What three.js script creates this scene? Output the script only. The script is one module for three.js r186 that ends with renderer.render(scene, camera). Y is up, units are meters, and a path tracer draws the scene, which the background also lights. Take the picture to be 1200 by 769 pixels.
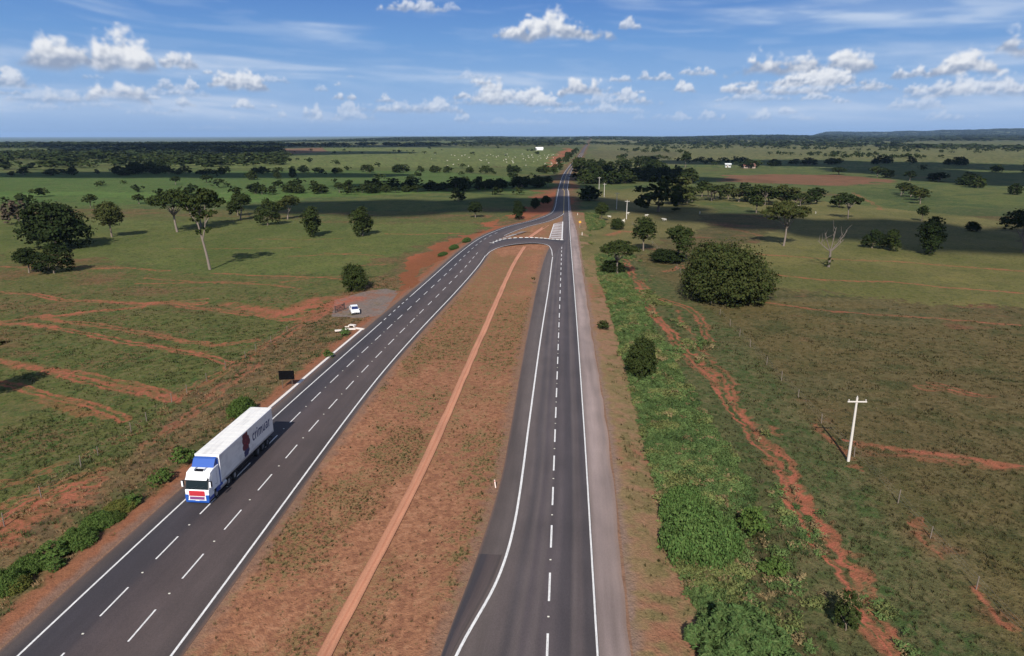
import * as THREE from 'three';
import { mergeGeometries } from 'three/addons/utils/BufferGeometryUtils.js';
import { RoundedBoxGeometry } from 'three/addons/geometries/RoundedBoxGeometry.js';

// ---------- camera, exposure, sun ----------
const scene = new THREE.Scene();
const camera = new THREE.PerspectiveCamera(50.73, 1200 / 769, 0.5, 90000);
camera.rotation.order = 'YXZ';
camera.position.set(0, 35, 0);
camera.rotation.set(-15.539 * Math.PI / 180, 4.28 * Math.PI / 180, 0);
const renderer = new THREE.WebGLRenderer({ antialias: true });
renderer.toneMapping = THREE.LinearToneMapping;
const EXPOSURE = 1.3;
renderer.toneMappingExposure = EXPOSURE;
renderer.shadowMap.enabled = true;
const SUN_EL = 37 * Math.PI / 180, SUN_AZ = 4 * Math.PI / 180;      // behind the camera, a little to its left
const toSun = new THREE.Vector3(-Math.sin(SUN_AZ) * Math.cos(SUN_EL), Math.sin(SUN_EL), Math.cos(SUN_AZ) * Math.cos(SUN_EL));
const sun = new THREE.DirectionalLight(new THREE.Color(1, 0.95, 0.87), 5);
sun.position.copy(toSun).multiplyScalar(3000);
sun.castShadow = true;
Object.assign(sun.shadow.camera, { left: -500, right: 500, top: 500, bottom: -500, near: 10, far: 6000 });
sun.shadow.mapSize.set(4096, 4096);
scene.add(sun, sun.target);
scene.fog = new THREE.FogExp2(new THREE.Color(0.45, 0.68, 1.0), 0.000030);

// ---------- noise ----------
function rng(seed) { let a = seed >>> 0; return () => { a = (a + 0x6D2B79F5) | 0; let t = Math.imul(a ^ (a >>> 15), 1 | a); t = (t + Math.imul(t ^ (t >>> 7), 61 | t)) ^ t; return ((t ^ (t >>> 14)) >>> 0) / 4294967296; }; }
const NT = new Float32Array(65536); { const r = rng(77); for (let i = 0; i < 65536; i++) NT[i] = r(); }
function vn(x, y) {
  const xi = Math.floor(x), yi = Math.floor(y); let fx = x - xi, fy = y - yi;
  fx = fx * fx * (3 - 2 * fx); fy = fy * fy * (3 - 2 * fy);
  const a = xi & 255, b = (xi + 1) & 255, c = (yi & 255) << 8, d = ((yi + 1) & 255) << 8;
  const t = NT[c + a], u = NT[d + a];
  const p = t + (NT[c + b] - t) * fx, q = u + (NT[d + b] - u) * fx;
  return p + (q - p) * fy;
}
const fb2 = (x, y) => vn(x, y) * 0.65 + vn(x * 2.13 + 17.3, y * 2.13 + 5.1) * 0.35;
const fb4 = (x, y) => vn(x, y) * 0.5 + vn(x * 2.1 + 9.7, y * 2.1 + 3.3) * 0.27 + vn(x * 4.3 + 31.1, y * 4.3 + 7.7) * 0.15 + vn(x * 8.9 + 2.2, y * 8.9 + 41.4) * 0.08;
const ss = (a, b, x) => { const t = Math.min(1, Math.max(0, (x - a) / (b - a))); return t * t * (3 - 2 * t); };
const lerp = (a, b, t) => a + (b - a) * t;
const toS = (v) => (v <= 0.0031308 ? v * 12.92 : 1.055 * Math.pow(v, 1 / 2.4) - 0.055);
const lin = (r, g, b) => [r, g, b].map((v) => { v /= 255; return v <= 0.04045 ? v / 12.92 : Math.pow((v + 0.055) / 1.055, 2.4); });

// ---------- sky: air and clouds ----------
{
  const W = 4096, H = 2048, data = new Float32Array(W * H * 4);
  const stops = [[-90, lin(150, 178, 218)], [0, lin(150, 178, 218)], [1.5, lin(153, 184, 224)], [4, lin(134, 174, 221)], [7, lin(104, 154, 213)], [10.5, lin(74, 127, 199)], [25, lin(46, 94, 172)], [90, lin(36, 76, 148)]];
  const rgb = new Float32Array(W * H * 3 / 2);                     // upper half, display-linear
  const DEG = 180 / Math.PI, sunAz = 180 - SUN_AZ * DEG * -1;
  const ax = new Float32Array(W);
  for (let i = 0; i < W; i++) { const t = ((i + 0.5) / W - 0.5) * 2 * Math.PI; ax[i] = Math.atan2(Math.cos(t), -Math.sin(t)) * DEG; }   // azimuth, 0 = away from the sun, positive to the right
  const base = (el) => { let k = 0; while (k < stops.length - 2 && el > stops[k + 1][0]) k++; const [e0, c0] = stops[k], [e1, c1] = stops[k + 1], t = Math.min(1, Math.max(0, (el - e0) / (e1 - e0))); return [lerp(c0[0], c1[0], t), lerp(c0[1], c1[1], t), lerp(c0[2], c1[2], t)]; };
  const hz = base(0);
  for (let j = 0; j < H / 2; j++) {
    const el = (j + 0.5) / H * 180, b = base(el), st = Math.min(1, el / 1.5);
    for (let i = 0; i < W; i++) {
      const az = ax[i], k = (j * W + i) * 3;
      const px = Math.sin(az / DEG) * 57 * Math.cos(el / DEG), pz = Math.cos(az / DEG) * 57 * Math.cos(el / DEG);
      let c = 0;
      if (el < 75) {                                               // thin high streaks
        const wob = vn(px * .11 + 9, el * .5) * 1.6, n = fb4(px * 0.055 + 20 + el * 0.03, el * 0.62 + px * 0.02 + pz * 0.02 + wob * .5 + 60), m = fb2(px * 0.03 + pz * 0.025 + 7.6, el * 0.11 + 3.2), f = fb4(px * .28 + el * .3, el * 1.9 + px * .05 + wob + 8);
        c = (ss(0.44, 0.70, n * 0.66 + m * 0.44) * (.35 + .75 * ss(.3, .65, f)) * 0.72 + ss(.5, .75, f) * .10 + .05) * ss(0.2, 2, el);
      }
      rgb[k] = lerp(b[0], 0.55, c * st); rgb[k + 1] = lerp(b[1], 0.66, c * st); rgb[k + 2] = lerp(b[2], 0.84, c * st);
    }
  }
  const colOf = (az) => { let a = az; while (a > 180) a -= 360; while (a < -180) a += 360; const x = Math.sin(a / DEG), z = -Math.cos(a / DEG); return ((Math.atan2(z, x) / (2 * Math.PI) + 0.5) * W + W) % W; };
  function cloud(az0, e0, w, h, solid, seed) {
    const dpc = 360 / W, c0 = Math.round(colOf(az0)), half = Math.ceil(w * 0.62 / dpc / Math.max(0.3, Math.cos(e0 / DEG)));
    const j0 = Math.max(0, Math.floor((e0 - h * 0.35) / 180 * H)), j1 = Math.min(H / 2 - 1, Math.ceil((e0 + h * 1.35) / 180 * H));
    const sc = 2.1 / Math.max(h, 0.5), sx = seed * 13.7, hazy = ss(0, 4.5, e0 + h * 0.5) * 0.6 + 0.4;
    for (let j = j0; j <= j1; j++) {
      const el = (j + 0.5) / H * 180, ly = (el - e0) / h;
      for (let d = -half; d <= half; d++) {
        const i = (c0 + d + W) % W, dx = d * dpc * Math.cos(el / DEG), lx = dx / (w / 2);
        if (Math.abs(lx) > 1.2) continue;
        const q = Math.max(0, 1 - Math.pow(Math.abs(lx), 2.0));
        const prof = Math.pow(q, 0.75) * (0.30 + 0.95 * vn(lx * Math.max(1.4, w / h * 0.55) + sx, seed * 3.1));
        const X = dx * sc + sx, Y = el * sc + seed * 5.3;
        const b = fb4(X * 1.5, Y * 1.7), bl = Math.abs(vn(X * 2.6 + 4, Y * 2.8) - 0.5) * 2;
        const top = prof - ly + (b - 0.5) * 0.85 - (bl - 0.4) * 0.12 - 0.06;
        const bot = ly + 0.10 + (vn(X * 1.3 + 50, Y) - 0.5) * 0.22;
        let al = ss(0, 0.30, top) * ss(0, 0.2, bot) * solid * hazy;
        if (al < 0.004) continue;
        const rel = fb4((X - 0.16) * 1.5, (Y + 0.2) * 1.7) - b;       // lit from behind and above
        let lit = ss(-0.05, 0.55, ly + (b - 0.5) * 0.45) + rel * -1.5;
        lit = Math.min(1.05, Math.max(0, lit));
        const k = (j * W + i) * 3;
        const cr = lerp(lerp(0.31, hz[0], 1 - hazy), 0.84, lit), cg = lerp(lerp(0.38, hz[1], 1 - hazy), 0.86, lit), cb = lerp(lerp(0.52, hz[2], 1 - hazy), 0.90, lit);
        rgb[k] = lerp(rgb[k], cr, al); rgb[k + 1] = lerp(rgb[k + 1], cg, al); rgb[k + 2] = lerp(rgb[k + 2], cb, al);
      }
    }
  }
  const list = [
    [-33.97,4.38,8.02,2.77, 1], [-28.70,4.70,2.86,1.35, .85], [-32.62,2.39,3.85,2.11, .95], [-38.63,3.13,2.55,1.35, .8], [-24.76,3.38,3.99,1.64, .9], [-22.34,3.84,2.41,0.60, .4], [-36.06,2.15,2.23,0.98, .55], [-36.71,1.70,3.84,0.54, .4], [-29.86,3.19,1.63,1.02, .6], [-27.98,3.24,1.01,0.69, .7],
    [-28.56,2.07,1.34,0.82, .8], [-29.17,1.65,1.11,0.58, .7], [-24.60,2.01,1.54,0.66, .9], [-19.78,1.32,1.51,1.24, .9], [-17.22,2.71,1.66,0.62, .9], [-21.95,1.36,0.86,0.61, .7], [-16.60,1.21,3.23,1.26, .75], [-14.26,2.55,1.43,0.63, .8], [-11.66,1.80,7.29,1.27, .8], [-8.23,2.84,1.60,0.76, .9], [-8.27,1.11,1.21,1.03, .8],
    [-4.28,2.59,6.04,1.64, .95], [-1.00,7.16,8.63,2.24, 1], [4.68,7.80,1.66,0.82, .7], [-12.04,9.05,4.85,1.03, .7], [-8.95,9.10,1.29,0.58, .4], [-4.67,7.36,2.23,0.95, .7], [1.86,3.14,4.64,1.75, 1], [-1.59,2.27,4.16,0.95, .95], [5.04,2.62,2.75,1.13, .8], [6.72,4.15,2.70,0.80, .7], [9.07,3.26,1.77,0.86, .85], [9.74,4.47,2.63,0.72, .7], [4.07,4.06,1.96,0.49, .6],
    [13.06,3.08,4.03,1.44, .95], [17.47,4.51,8.59,2.28, 1], [18.20,3.56,7.07,1.04, .95], [21.94,3.23,2.48,0.96, .8], [15.95,2.91,1.65,0.65, .8], [17.64,2.93,1.96,0.59, .6], [24.16,3.89,2.37,1.10, .85], [24.81,2.87,2.15,0.99, .75], [27.22,4.04,3.96,1.80, 1], [28.46,2.77,5.97,1.49, .8], [30.19,5.18,2.69,2.31, .9],
    [11.42,1.19,2.76,0.99, .7], [14.50,1.17,2.06,1.10, .75], [20.03,2.30,1.23,0.52, .7], [-0.24,1.75,4.70,0.51, .6], [3.77,1.67,5.29,0.64, .4], [7.07,1.21,3.90,0.76, .4], [28.23,1.15,1.15,0.49, .6], [-34.22,1.91,3.03,0.44, .35], [17.59,1.15,2.33,0.48, .4], [-26.81,0.42,3.48,0.48, .3], [-4.28,0.85,8.12,0.52, .35], [-6.94,4.29,4.65,0.75, .3], [-12.98,1.86,9.86,1.01, .5], [-4.95,2.40,8.73,1.02, .6], [3.74,2.37,7.25,0.88, .5], [18.54,3.03,9.66,0.93, .6], [27.53,2.58,7.27,0.97, .6], [13.90,2.52,5.46,0.73, .45], [-36.62,2.24,5.76,0.86, .5], [-29.37,2.75,4.95,0.80, .4],
  ];
  list.forEach((c, i) => cloud(c[0], c[1] - c[3] * .04, c[2] * 1.12, c[3] * 1.12, c[4], i + 3));
  const r = rng(5);
  for (let i = 0; i < 420; i++) {                                   // the same fair-weather cumulus goes on all round
    const az = r() * 360 - 180, el = 0.5 + Math.pow(r(), 1.6) * 52;
    if (el < 13 && Math.abs(az + 4.3) < 41) continue;
    const w = lerp(2.5, 11, r() * r()) * (1 + el / 28) * lerp(0.55, 1, Math.min(1, el / 4)); cloud(az, el, w, w * lerp(0.22, 0.4, r()), lerp(0.6, 1, r()), i * 1.7 + 90);
  }
  for (let i = 0; i < 200; i++) { const az = r() * 360 - 180, el = .7 + 3.6 * Math.pow(r(), 1.1), w = lerp(.8, 4.2, r() * r()); cloud(az, el, w, w * lerp(.2, .42, r()), lerp(.3, .75, r()), i * 2.3 + 700); }   // small soft ones low down
  for (let j = 0; j < H; j++) for (let i = 0; i < W; i++) {
    const o = (j * W + i) * 4;
    if (j < H / 2) { data[o] = hz[0] / EXPOSURE; data[o + 1] = hz[1] / EXPOSURE; data[o + 2] = hz[2] / EXPOSURE; }
    else { const k = ((j - H / 2) * W + i) * 3; for (let c = 0; c < 3; c++) data[o + c] = rgb[k + c] / EXPOSURE; }
    data[o + 3] = 1;
  }
  const sky = new THREE.DataTexture(data, W, H, THREE.RGBAFormat, THREE.FloatType);
  sky.mapping = THREE.EquirectangularReflectionMapping; sky.magFilter = THREE.LinearFilter; sky.needsUpdate = true;
  scene.background = sky; scene.environment = sky;
}

// ---------- helpers ----------
const taken = {};
function numbered(n) { const k = taken[n] = (taken[n] ?? -1) + 1; return k ? n + '_' + String(k).padStart(3, '0') : n; }
function mark(o, label, category, group) { o.userData.label = label; o.userData.category = category; if (group) o.userData.group = group; return o; }
function mesh(name, geo, mat, parent) { const m = new THREE.Mesh(geo, mat); m.name = parent ? name : numbered(name); m.castShadow = m.receiveShadow = true; (parent ?? scene).add(m); return m; }
function thing(name, label, category, [x, y, z], turn = 0, group) { const g = new THREE.Group(); g.name = numbered(name); g.position.set(x, y, z); g.rotation.y = turn; mark(g, label, category, group); scene.add(g); return g; }
function structure(name, geo, mat, label) { const m = mesh(name, geo, mat); m.userData.kind = 'structure'; if (label) { m.userData.label = label; } return m; }
function copyOf(o, label, group) { const c = o.clone(); c.name = numbered(o.name.replace(/_\d{3}$/, '')); c.userData = { ...o.userData }; if (label) c.userData.label = label; if (group) c.userData.group = group; scene.add(c); return c; }
const col = (r, g, b) => new THREE.Color().setRGB(r, g, b);
const std = (c, rough = 0.85, more = {}) => new THREE.MeshStandardMaterial({ color: col(...c), roughness: rough, ...more });
const box = (w, h, d, x = 0, y = 0, z = 0) => new THREE.BoxGeometry(w, h, d).translate(x, y, z);
const rbox = (w, h, d, r, x = 0, y = 0, z = 0) => new RoundedBoxGeometry(w, h, d, 2, r).translate(x, y, z);
const cyl = (r0, r1, h, n = 10, x = 0, y = 0, z = 0) => new THREE.CylinderGeometry(r1, r0, h, n).translate(x, y + h / 2, z);
const join = (list) => mergeGeometries(list.map((g) => { const t = g.index ? g.toNonIndexed() : g; for (const k of Object.keys(t.attributes)) if (!['position', 'normal', 'uv'].includes(k)) t.deleteAttribute(k); if (!t.attributes.uv) t.setAttribute('uv', new THREE.BufferAttribute(new Float32Array(t.attributes.position.count * 2), 2)); return t; }));
// piecewise-linear lookup with smoothing between stations
const table = (...rows) => { const us = rows.map((r) => r[0]), vs = rows.map((r) => r[1]), n = rows.length; let lu = NaN, lv = 0; const f = (u) => { if (u <= us[0]) return vs[0]; if (u >= us[n - 1]) return vs[n - 1]; let k = 0; while (u > us[k + 1]) k++; const h = us[k + 1] - us[k], t = (u - us[k]) / h;
  const m = (i) => (i <= 0 || i >= n - 1 ? (vs[Math.min(n - 1, i + (i <= 0 ? 1 : 0))] - vs[Math.max(0, i - (i <= 0 ? 0 : 1))]) / (us[Math.min(n - 1, i + (i <= 0 ? 1 : 0))] - us[Math.max(0, i - (i <= 0 ? 0 : 1))]) : (vs[i + 1] - vs[i - 1]) / (us[i + 1] - us[i - 1]));
  const a = m(k) * h, b = m(k + 1) * h, t2 = t * t, t3 = t2 * t;
  return (2 * t3 - 3 * t2 + 1) * vs[k] + (t3 - 2 * t2 + t) * a + (-2 * t3 + 3 * t2) * vs[k + 1] + (t3 - t2) * b; }; return (u) => (u === lu ? lv : (lv = f(lu = u))); };

// ---------- plan of the roads: x at a distance u = -z along the highway ----------
const LL = table([-60, -37.6], [20, -37.5], [42, -37.4], [59, -37.15], [86, -36.6], [124, -35.2], [167, -33.7], [219, -31.6], [248, -28.8], [275, -22.6], [300, -12.6], [327, -6.0], [360, -4.6], [393, -4.5], [470, -4.2]);
const LP = table([-60, -39.2], [42, -39.1], [60, -38.8], [86, -38.2], [124, -36.9], [167, -34.9], [219, -32.8], [248, -30], [275, -23.9], [300, -13.8], [327, -7.0], [360, -5.5], [393, -5.3], [470, -5.0]);
const RL = table([-60, -26.2], [20, -26.6], [42, -26.8], [92, -27.4], [120, -26.6], [158, -24.7], [190, -23.6], [222, -23.5], [240, -22.8], [256, -20.4], [276, -14.8], [296, -6.5], [322, -0.6], [340, -0.3]);
const RP = (u) => RL(u) + lerp(0.75, 0.5, ss(200, 250, u));
const MLn = table([-60, -7.6], [20, -7.6], [34, -7.5], [40, -6.9], [48, -5.0], [54, -4.25], [62, -3.95], [80, -3.9], [120, -3.75], [162, -3.35], [205, -3.2], [240, -2.6], [300, -0.6]);
const MP = table([-60, -9], [20, -9], [40, -8.0], [52, -6.9], [66, -6.1], [80, -6.1], [117, -6.3], [180, -6.0], [212, -5.2], [240, -3.4], [270, -1.2], [322, -0.4]);
const RE = table([-60, 2.95], [40, 2.95], [80, 3.0], [151, 2.8], [244, 2.35], [330, 2.2], [470, 2.2]);
const GR = table([-60, 5.2], [40, 5.25], [54, 5.5], [80, 5.8], [118, 5.5], [181, 5.2], [267, 4.8], [330, 3.4], [470, 2.9]);
const FC = table([470, -1.0], [560, 0.2], [643, 1.5], [798, 6.4], [1270, 26.4], [2039, 54], [3500, 110], [6000, 200], [10238, 350]);

const DX = table([-60, -17.6], [20, -16.9], [40, -16.25], [51, -15.7], [69, -15.0], [115, -14.7], [194, -14.1], [230, -12.7]);
// ---------- ground colour and cover ----------
// every track is bare red earth worn through the grass: [width, strength, points]
const tracks = [
  [1.7, 1, [[-145.2,-150.1],[-131.7,-149.3],[-122.3,-148.2],[-111.2,-142.9],[-92.6,-141.9],[-78.6,-142.9]]], [1.5, .95, [[-116.1,-122.1],[-111,-124.5],[-104.3,-129.7],[-93.9,-136.3],[-87,-143.9],[-80.6,-146.9]]], [2.0, 1, [[-119.5,-121.9],[-109.5,-122.6],[-103.7,-123.1],[-88.8,-118.1],[-72.9,-111.1],[-61.9,-107.9],[-53.8,-103]]], [1.2, .8, [[-105,-128.3],[-86.3,-121.9],[-70.7,-115.5],[-60.5,-112.5],[-54.6,-115.1]]],
  [1.3, .95, [[-85.6,-141.6],[-71.5,-136.5],[-54.2,-130]]], [3.6, 1, [[-72.2,-141.8],[-58.1,-135.3],[-54.7,-147.2],[-49.7,-150.1]]], [3.4, 1, [[-58.1,-135.3],[-54.7,-140.8],[-48.8,-146]]], [3.2, 1, [[-53.6,-130.8],[-49.6,-139.6],[-46,-149.5]]], [1.8, .95, [[-103,-103.9],[-90.8,-100.2],[-82.4,-97.9],[-69.8,-92.9],[-62.3,-89.5],[-53.4,-86.1]]], [1.3, .85, [[-80.4,-98],[-67.7,-93.8],[-57.4,-89.8],[-54.7,-87.3]]], [1.6, .95, [[-87,-92.3],[-81.7,-90.9],[-72.1,-87],[-63.2,-83.2],[-56.8,-79.8]]], [1.1, .7, [[-73.3,-85.3],[-66.4,-82.6],[-58.6,-79.1]]],
  [1.1, .9, [[-164.6,-179.7],[-157.5,-180.3],[-146.7,-181.1]]], [1.3, .9, [[-130.4,-181],[-120.9,-181.7],[-108.1,-178.9]]], [1.0, .85, [[-106.1,-161.9],[-89.6,-164.2],[-71.7,-163.5],[-63.5,-159.1]]], [1.1, .9, [[-93.5,-176.3],[-78.4,-173.9],[-57.6,-172]]], [.9, .7, [[-107.7,-168.3],[-92.3,-165.1],[-77.3,-166.2]]], [1.0, .75, [[-70.8,-166.7],[-58.5,-176.5]]], [1.0, .7, [[-83.4,-204.4],[-64.4,-212.3]]], [1.2, .85, [[-65.7,-255.6],[-54.1,-254.2],[-38.9,-260]]], [.9, .7, [[-128.1,-216.1],[-116.1,-215.3],[-100.3,-218.2],[-87.1,-221]]], [.9, .6, [[-109.5,-239],[-95,-237.9],[-79.8,-243.3]]], [.9, .6, [[-75.2,-211.5],[-54.8,-206.6]]],[1,.6,[[-57.6,-189.1],[-51.1,-192.3]]],
  [2.2, 1, [[-53.3,-55.1],[-52.6,-57.5],[-51.6,-61],[-49.5,-64]]], [3.4, 1, [[-51.2,-52.6],[-51.2,-56.8],[-50.1,-60.2]]], [2, .8, [[-54.9,-58.2],[-53.2,-61.8],[-50.6,-66.3]]], [1.4, .6, [[-59.1,-62.1],[-57.3,-63.4],[-55.7,-66.5]]],
  [1.5, .7, [[-53.4,-86.1],[-53.3,-96.8],[-51.6,-115.3],[-49.7,-137.4]]], [1.2, .6, [[-49.4,-72.6],[-49.2,-86.4],[-49.4,-103.3]]],
  // right of the highway
  [1.18, 1, [[18.2,-165.2],[19.5,-133.6],[21.5,-119.7],[23.4,-94.5],[24.1,-75.3],[24.5,-65.8],[24.7,-61.5],[24.5,-51.6],[24.7,-44.4],[24.4,-40.4]]], [.55, .8, [[23.7,-145.1],[24.5,-118.4],[24.8,-100.7],[24.7,-83.2],[25.4,-75.8],[25.2,-64.2],[25.7,-54.7],[25.8,-48.3]]], [.5, .8, [[19.2,-137.6],[20.1,-115.5],[21.8,-98.6]]], [1.4, .9, [[22.3,-154.6],[26,-148.3],[27.8,-138.2],[27,-121.2]]], [.9, .9, [[22.9,-74.5],[24.4,-68.5],[24.2,-62.4]]], [.7, .7, [[26.8,-83.3],[27,-80.2]]], [.8, .9, [[23,-45.4],[23.5,-43.6]]],
  [1.1, .95, [[48,-191.8],[55.3,-185.1],[65.3,-179],[81.7,-178.1],[93,-171.8],[108,-167.2]]], [.9, .85, [[45.2,-152.2],[54.2,-146.6],[69.5,-142],[79.8,-139.4],[89.2,-136.3]]], [1.0, .95, [[35,-78.9],[38.6,-78],[42.2,-76.4],[45.8,-75.2],[51.5,-73.9]]], [.8, .6, [[39.5,-75.8],[44.2,-74],[49.6,-73.8]]], [1.2, .5, [[52.5,-99.1],[59.8,-97.2]]], [1.6, .6, [[55.3,-101.1],[57.7,-97.8]]],
  [.5, .9, [[34.1,-51.8],[34.4,-48.9],[34.4,-45.8]]], [.45, .7, [[33.8,-63.2],[33.2,-59.3],[33.4,-56]]], [.7, .7, [[33.3,-83.8],[32.9,-75.3]]], [.8, 1, [[31.8,-72.9],[32.9,-72.9]]],
  [1.6, .9, [[27.8,-187.8],[33.6,-195.9],[35.9,-188.4]]], [2.5, 1, [[17.1,-257.2],[22.7,-269.5],[26.4,-267.3]]], [1.6, 1, [[18.4,-204.5],[18.3,-189.6],[18,-176.6]]], [1.4, .9, [[19,-173.4],[19.8,-165.3]]], [1.2, .8, [[27.5,-226],[32.3,-224.6]]],
  [1.8, .75, [[60.7,-218.4],[74.5,-213.2],[85.5,-209.5],[95,-208.8],[107.1,-204.1],[124.8,-195.1]]], [2.0, .7, [[185.6,-468.2],[173.2,-417.8],[157.8,-359.4]]], [2.2, .5, [[67.1,-280.5],[72,-261.3]]],
];
for (const t of tracks) { const p = t[2]; t.x0 = Math.min(...p.map((q) => q[0])) - t[0] * 3; t.x1 = Math.max(...p.map((q) => q[0])) + t[0] * 3; t.z0 = Math.min(...p.map((q) => q[1])) - t[0] * 3; t.z1 = Math.max(...p.map((q) => q[1])) + t[0] * 3; }
function segd(p, x, z) { let best = 1e9; for (let i = 0; i + 1 < p.length; i++) { const ax = p[i][0], az = p[i][1], bx = p[i + 1][0] - ax, bz = p[i + 1][1] - az; let t = ((x - ax) * bx + (z - az) * bz) / (bx * bx + bz * bz); t = t < 0 ? 0 : t > 1 ? 1 : t; const dx = x - ax - bx * t, dz = z - az - bz * t, d = dx * dx + dz * dz; if (d < best) best = d; } return Math.sqrt(best); }
// broad fields seen beyond: [colour, cover, points]
const fields = [
  [[.066, .122, .030], .9, [[-506.5,-356.1],[-307.6,-360.8],[-232,-356.7],[-158.2,-382.2],[-132.5,-444.4],[-59.3,-479.4],[-13.6,-516.3],[-15.8,-598.8],[-145.3,-737.8],[-324.6,-724.4],[-552.9,-655.6],[-887,-630.6]]],      // fresh green crop
  [[.086, .160, .036], .95, [[-565.3,-398.6],[-333,-391.3],[-290.6,-406.4],[-191.6,-379.7],[-129.9,-400.7],[-75.4,-435.2],[-17.9,-467.3],[-36.6,-489],[-132.5,-444.4],[-225.8,-437.4],[-374.1,-440.6],[-600.2,-423.7]]],
  [[.118, .142, .044], .6, [[-459.1,-796.4],[-234.2,-791.1],[-7.4,-853.5],[-0.7,-1234.2],[-52.1,-1930.1],[-686.1,-2331.3],[-832.9,-1871.7],[-585.9,-1018.8]]],                             // cattle pasture
  [[.17, .09, .055], .1, [[-713.1,-1417.8],[-555.4,-1362.3],[-536.9,-1586.9],[-747.3,-2155.8],[-809.9,-1873.4],[-817.8,-1656.8]]],
  [[.28, .095, .05], .05, [[-24.1,-828.9],[-12.5,-853.1],[20.2,-1821.2],[3.4,-2212],[-18.4,-1232.9]]],
  [[.20, .085, .045], .2, [[-21.9,-414.5],[-4.8,-415.8],[-1.2,-535.7],[-5.5,-576.5],[-18.5,-482.4]]],
  [[.27, .09, .045], .1, [[-27.5,-315.4],[-16.1,-306.3],[-4.7,-343.2],[-3.5,-434.2],[-12.3,-467.7],[-21.6,-382.2]]],
  [[.25, .085, .042], .15, [[-42,-160.7],[-39.3,-162.9],[-35.4,-236.3],[-25.3,-290.2],[-28.8,-308.6],[-41,-252.9],[-43.2,-190.2]]],
  [[.135, .120, .046], .5, [[6.5,-172.5],[22.1,-212.3],[49.6,-295.8],[72,-379.5],[49.6,-419.9],[31.1,-443.2],[20.4,-442.4],[16,-299.3]]],                                    // straw-green meadow
  [[.138, .128, .047], .5, [[50.3,-206.9],[85.3,-298.5],[86.3,-405.8],[55.2,-387.9],[31.1,-443.2],[16.5,-485],[109.8,-492],[153.6,-385.6],[192.3,-306.5],[129.7,-203.1]]],
  [[.17, .080, .048], .1, [[113,-585.4],[159.1,-567.5],[188.9,-540.5],[242.7,-544.5],[272.8,-608.7],[254,-685.3],[194.3,-695.8],[146.9,-662.9]]],
  [[.055, .085, .028], .8, [[180.2,-454.4],[185.4,-397.7],[208,-389.7],[240.4,-472.3],[227.8,-517]]],
  [[.12, .12, .048], .5, [[24.9,-750.6],[323.3,-1166.3],[598.7,-977.4],[1316.2,-2162.1],[1244.8,-4526.6],[272.6,-6231.1]]],
  [[.10, .095, .045], .5, [[37.5,-1144.9],[167.4,-1113.5],[256,-1646.3],[59.1,-1824.1]]],
];
for (const f of fields) { const p = f[2]; f.x0 = Math.min(...p.map((q) => q[0])) - 20; f.x1 = Math.max(...p.map((q) => q[0])) + 20; f.z0 = Math.min(...p.map((q) => q[1])) - 20; f.z1 = Math.max(...p.map((q) => q[1])) + 20; }
function inside(p, x, z) { let c = false; for (let i = 0, j = p.length - 1; i < p.length; j = i++) if ((p[i][1] > z) !== (p[j][1] > z) && x < (p[j][0] - p[i][0]) * (z - p[i][1]) / (p[j][1] - p[i][1]) + p[i][0]) c = !c; return c; }
fields.push([[.128, .122, .040], .6, [[40.1,-154.3],[59.1,-160.9],[80.1,-157.3],[104.9,-159.1],[125.1,-157.4],[179.6,-230.6],[151.4,-238.9],[129.2,-248.6],[84,-233.8],[55,-205.8],[43.1,-175.2]]], [[.096, .118, .033], .7, [[-187.7,-196.6],[-165,-189.3],[-133.2,-188.9],[-92.4,-178.8],[-60.8,-183.7],[-48.9,-203.9],[-44.2,-252.6],[-36,-289.4],[-96.9,-297],[-174.6,-297.7],[-245.3,-285.9],[-267.6,-284.2]]]);
for (const f of fields.slice(-2)) { const p = f[2]; f.x0 = Math.min(...p.map((q) => q[0])) - 20; f.x1 = Math.max(...p.map((q) => q[0])) + 20; f.z0 = Math.min(...p.map((q) => q[1])) - 20; f.z1 = Math.max(...p.map((q) => q[1])) + 20; }
const padShape = [[-50.9,-147.5],[-47.1,-156.5],[-42.6,-160.7],[-38.4,-157.2],[-36.3,-132],[-39.3,-132.5],[-46.9,-133.3]];
const GB = table([30, 10.9], [46, 10.7], [55, 10.4], [72, 10.1], [106, 10.5], [132, 10.3], [184, 9.4], [260, 9.5], [333, 9.5], [500, 8.5]);
const GE = table([30, 19], [50, 19.2], [59, 19.4], [75, 20], [102, 18.6], [132, 17.2], [173, 16.6], [240, 17], [333, 16], [500, 12]);
let cr = 0, cg = 0, cb = 0, veg = 0, tall = 0, zone = 0;
const mixc = (r, g, b, t) => { cr += (r - cr) * t; cg += (g - cg) * t; cb += (b - cb) * t; };
function roadEdge(x, u) {              // distance to the nearest pavement: negative on it; side in zone
  if (u > 470) { const c = FC(u); return Math.abs(x - c) - 4.2; }
  const lp = LP(u), gr = GR(u);
  if (x < lp) return lp - x;
  if (x > gr) return x - gr;
  const rp = RP(u), mp = MP(u);
  if (rp < mp && x > rp && x < mp) { let d = Math.min(x - rp, mp - x); return d; }
  return -1;
}
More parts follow.
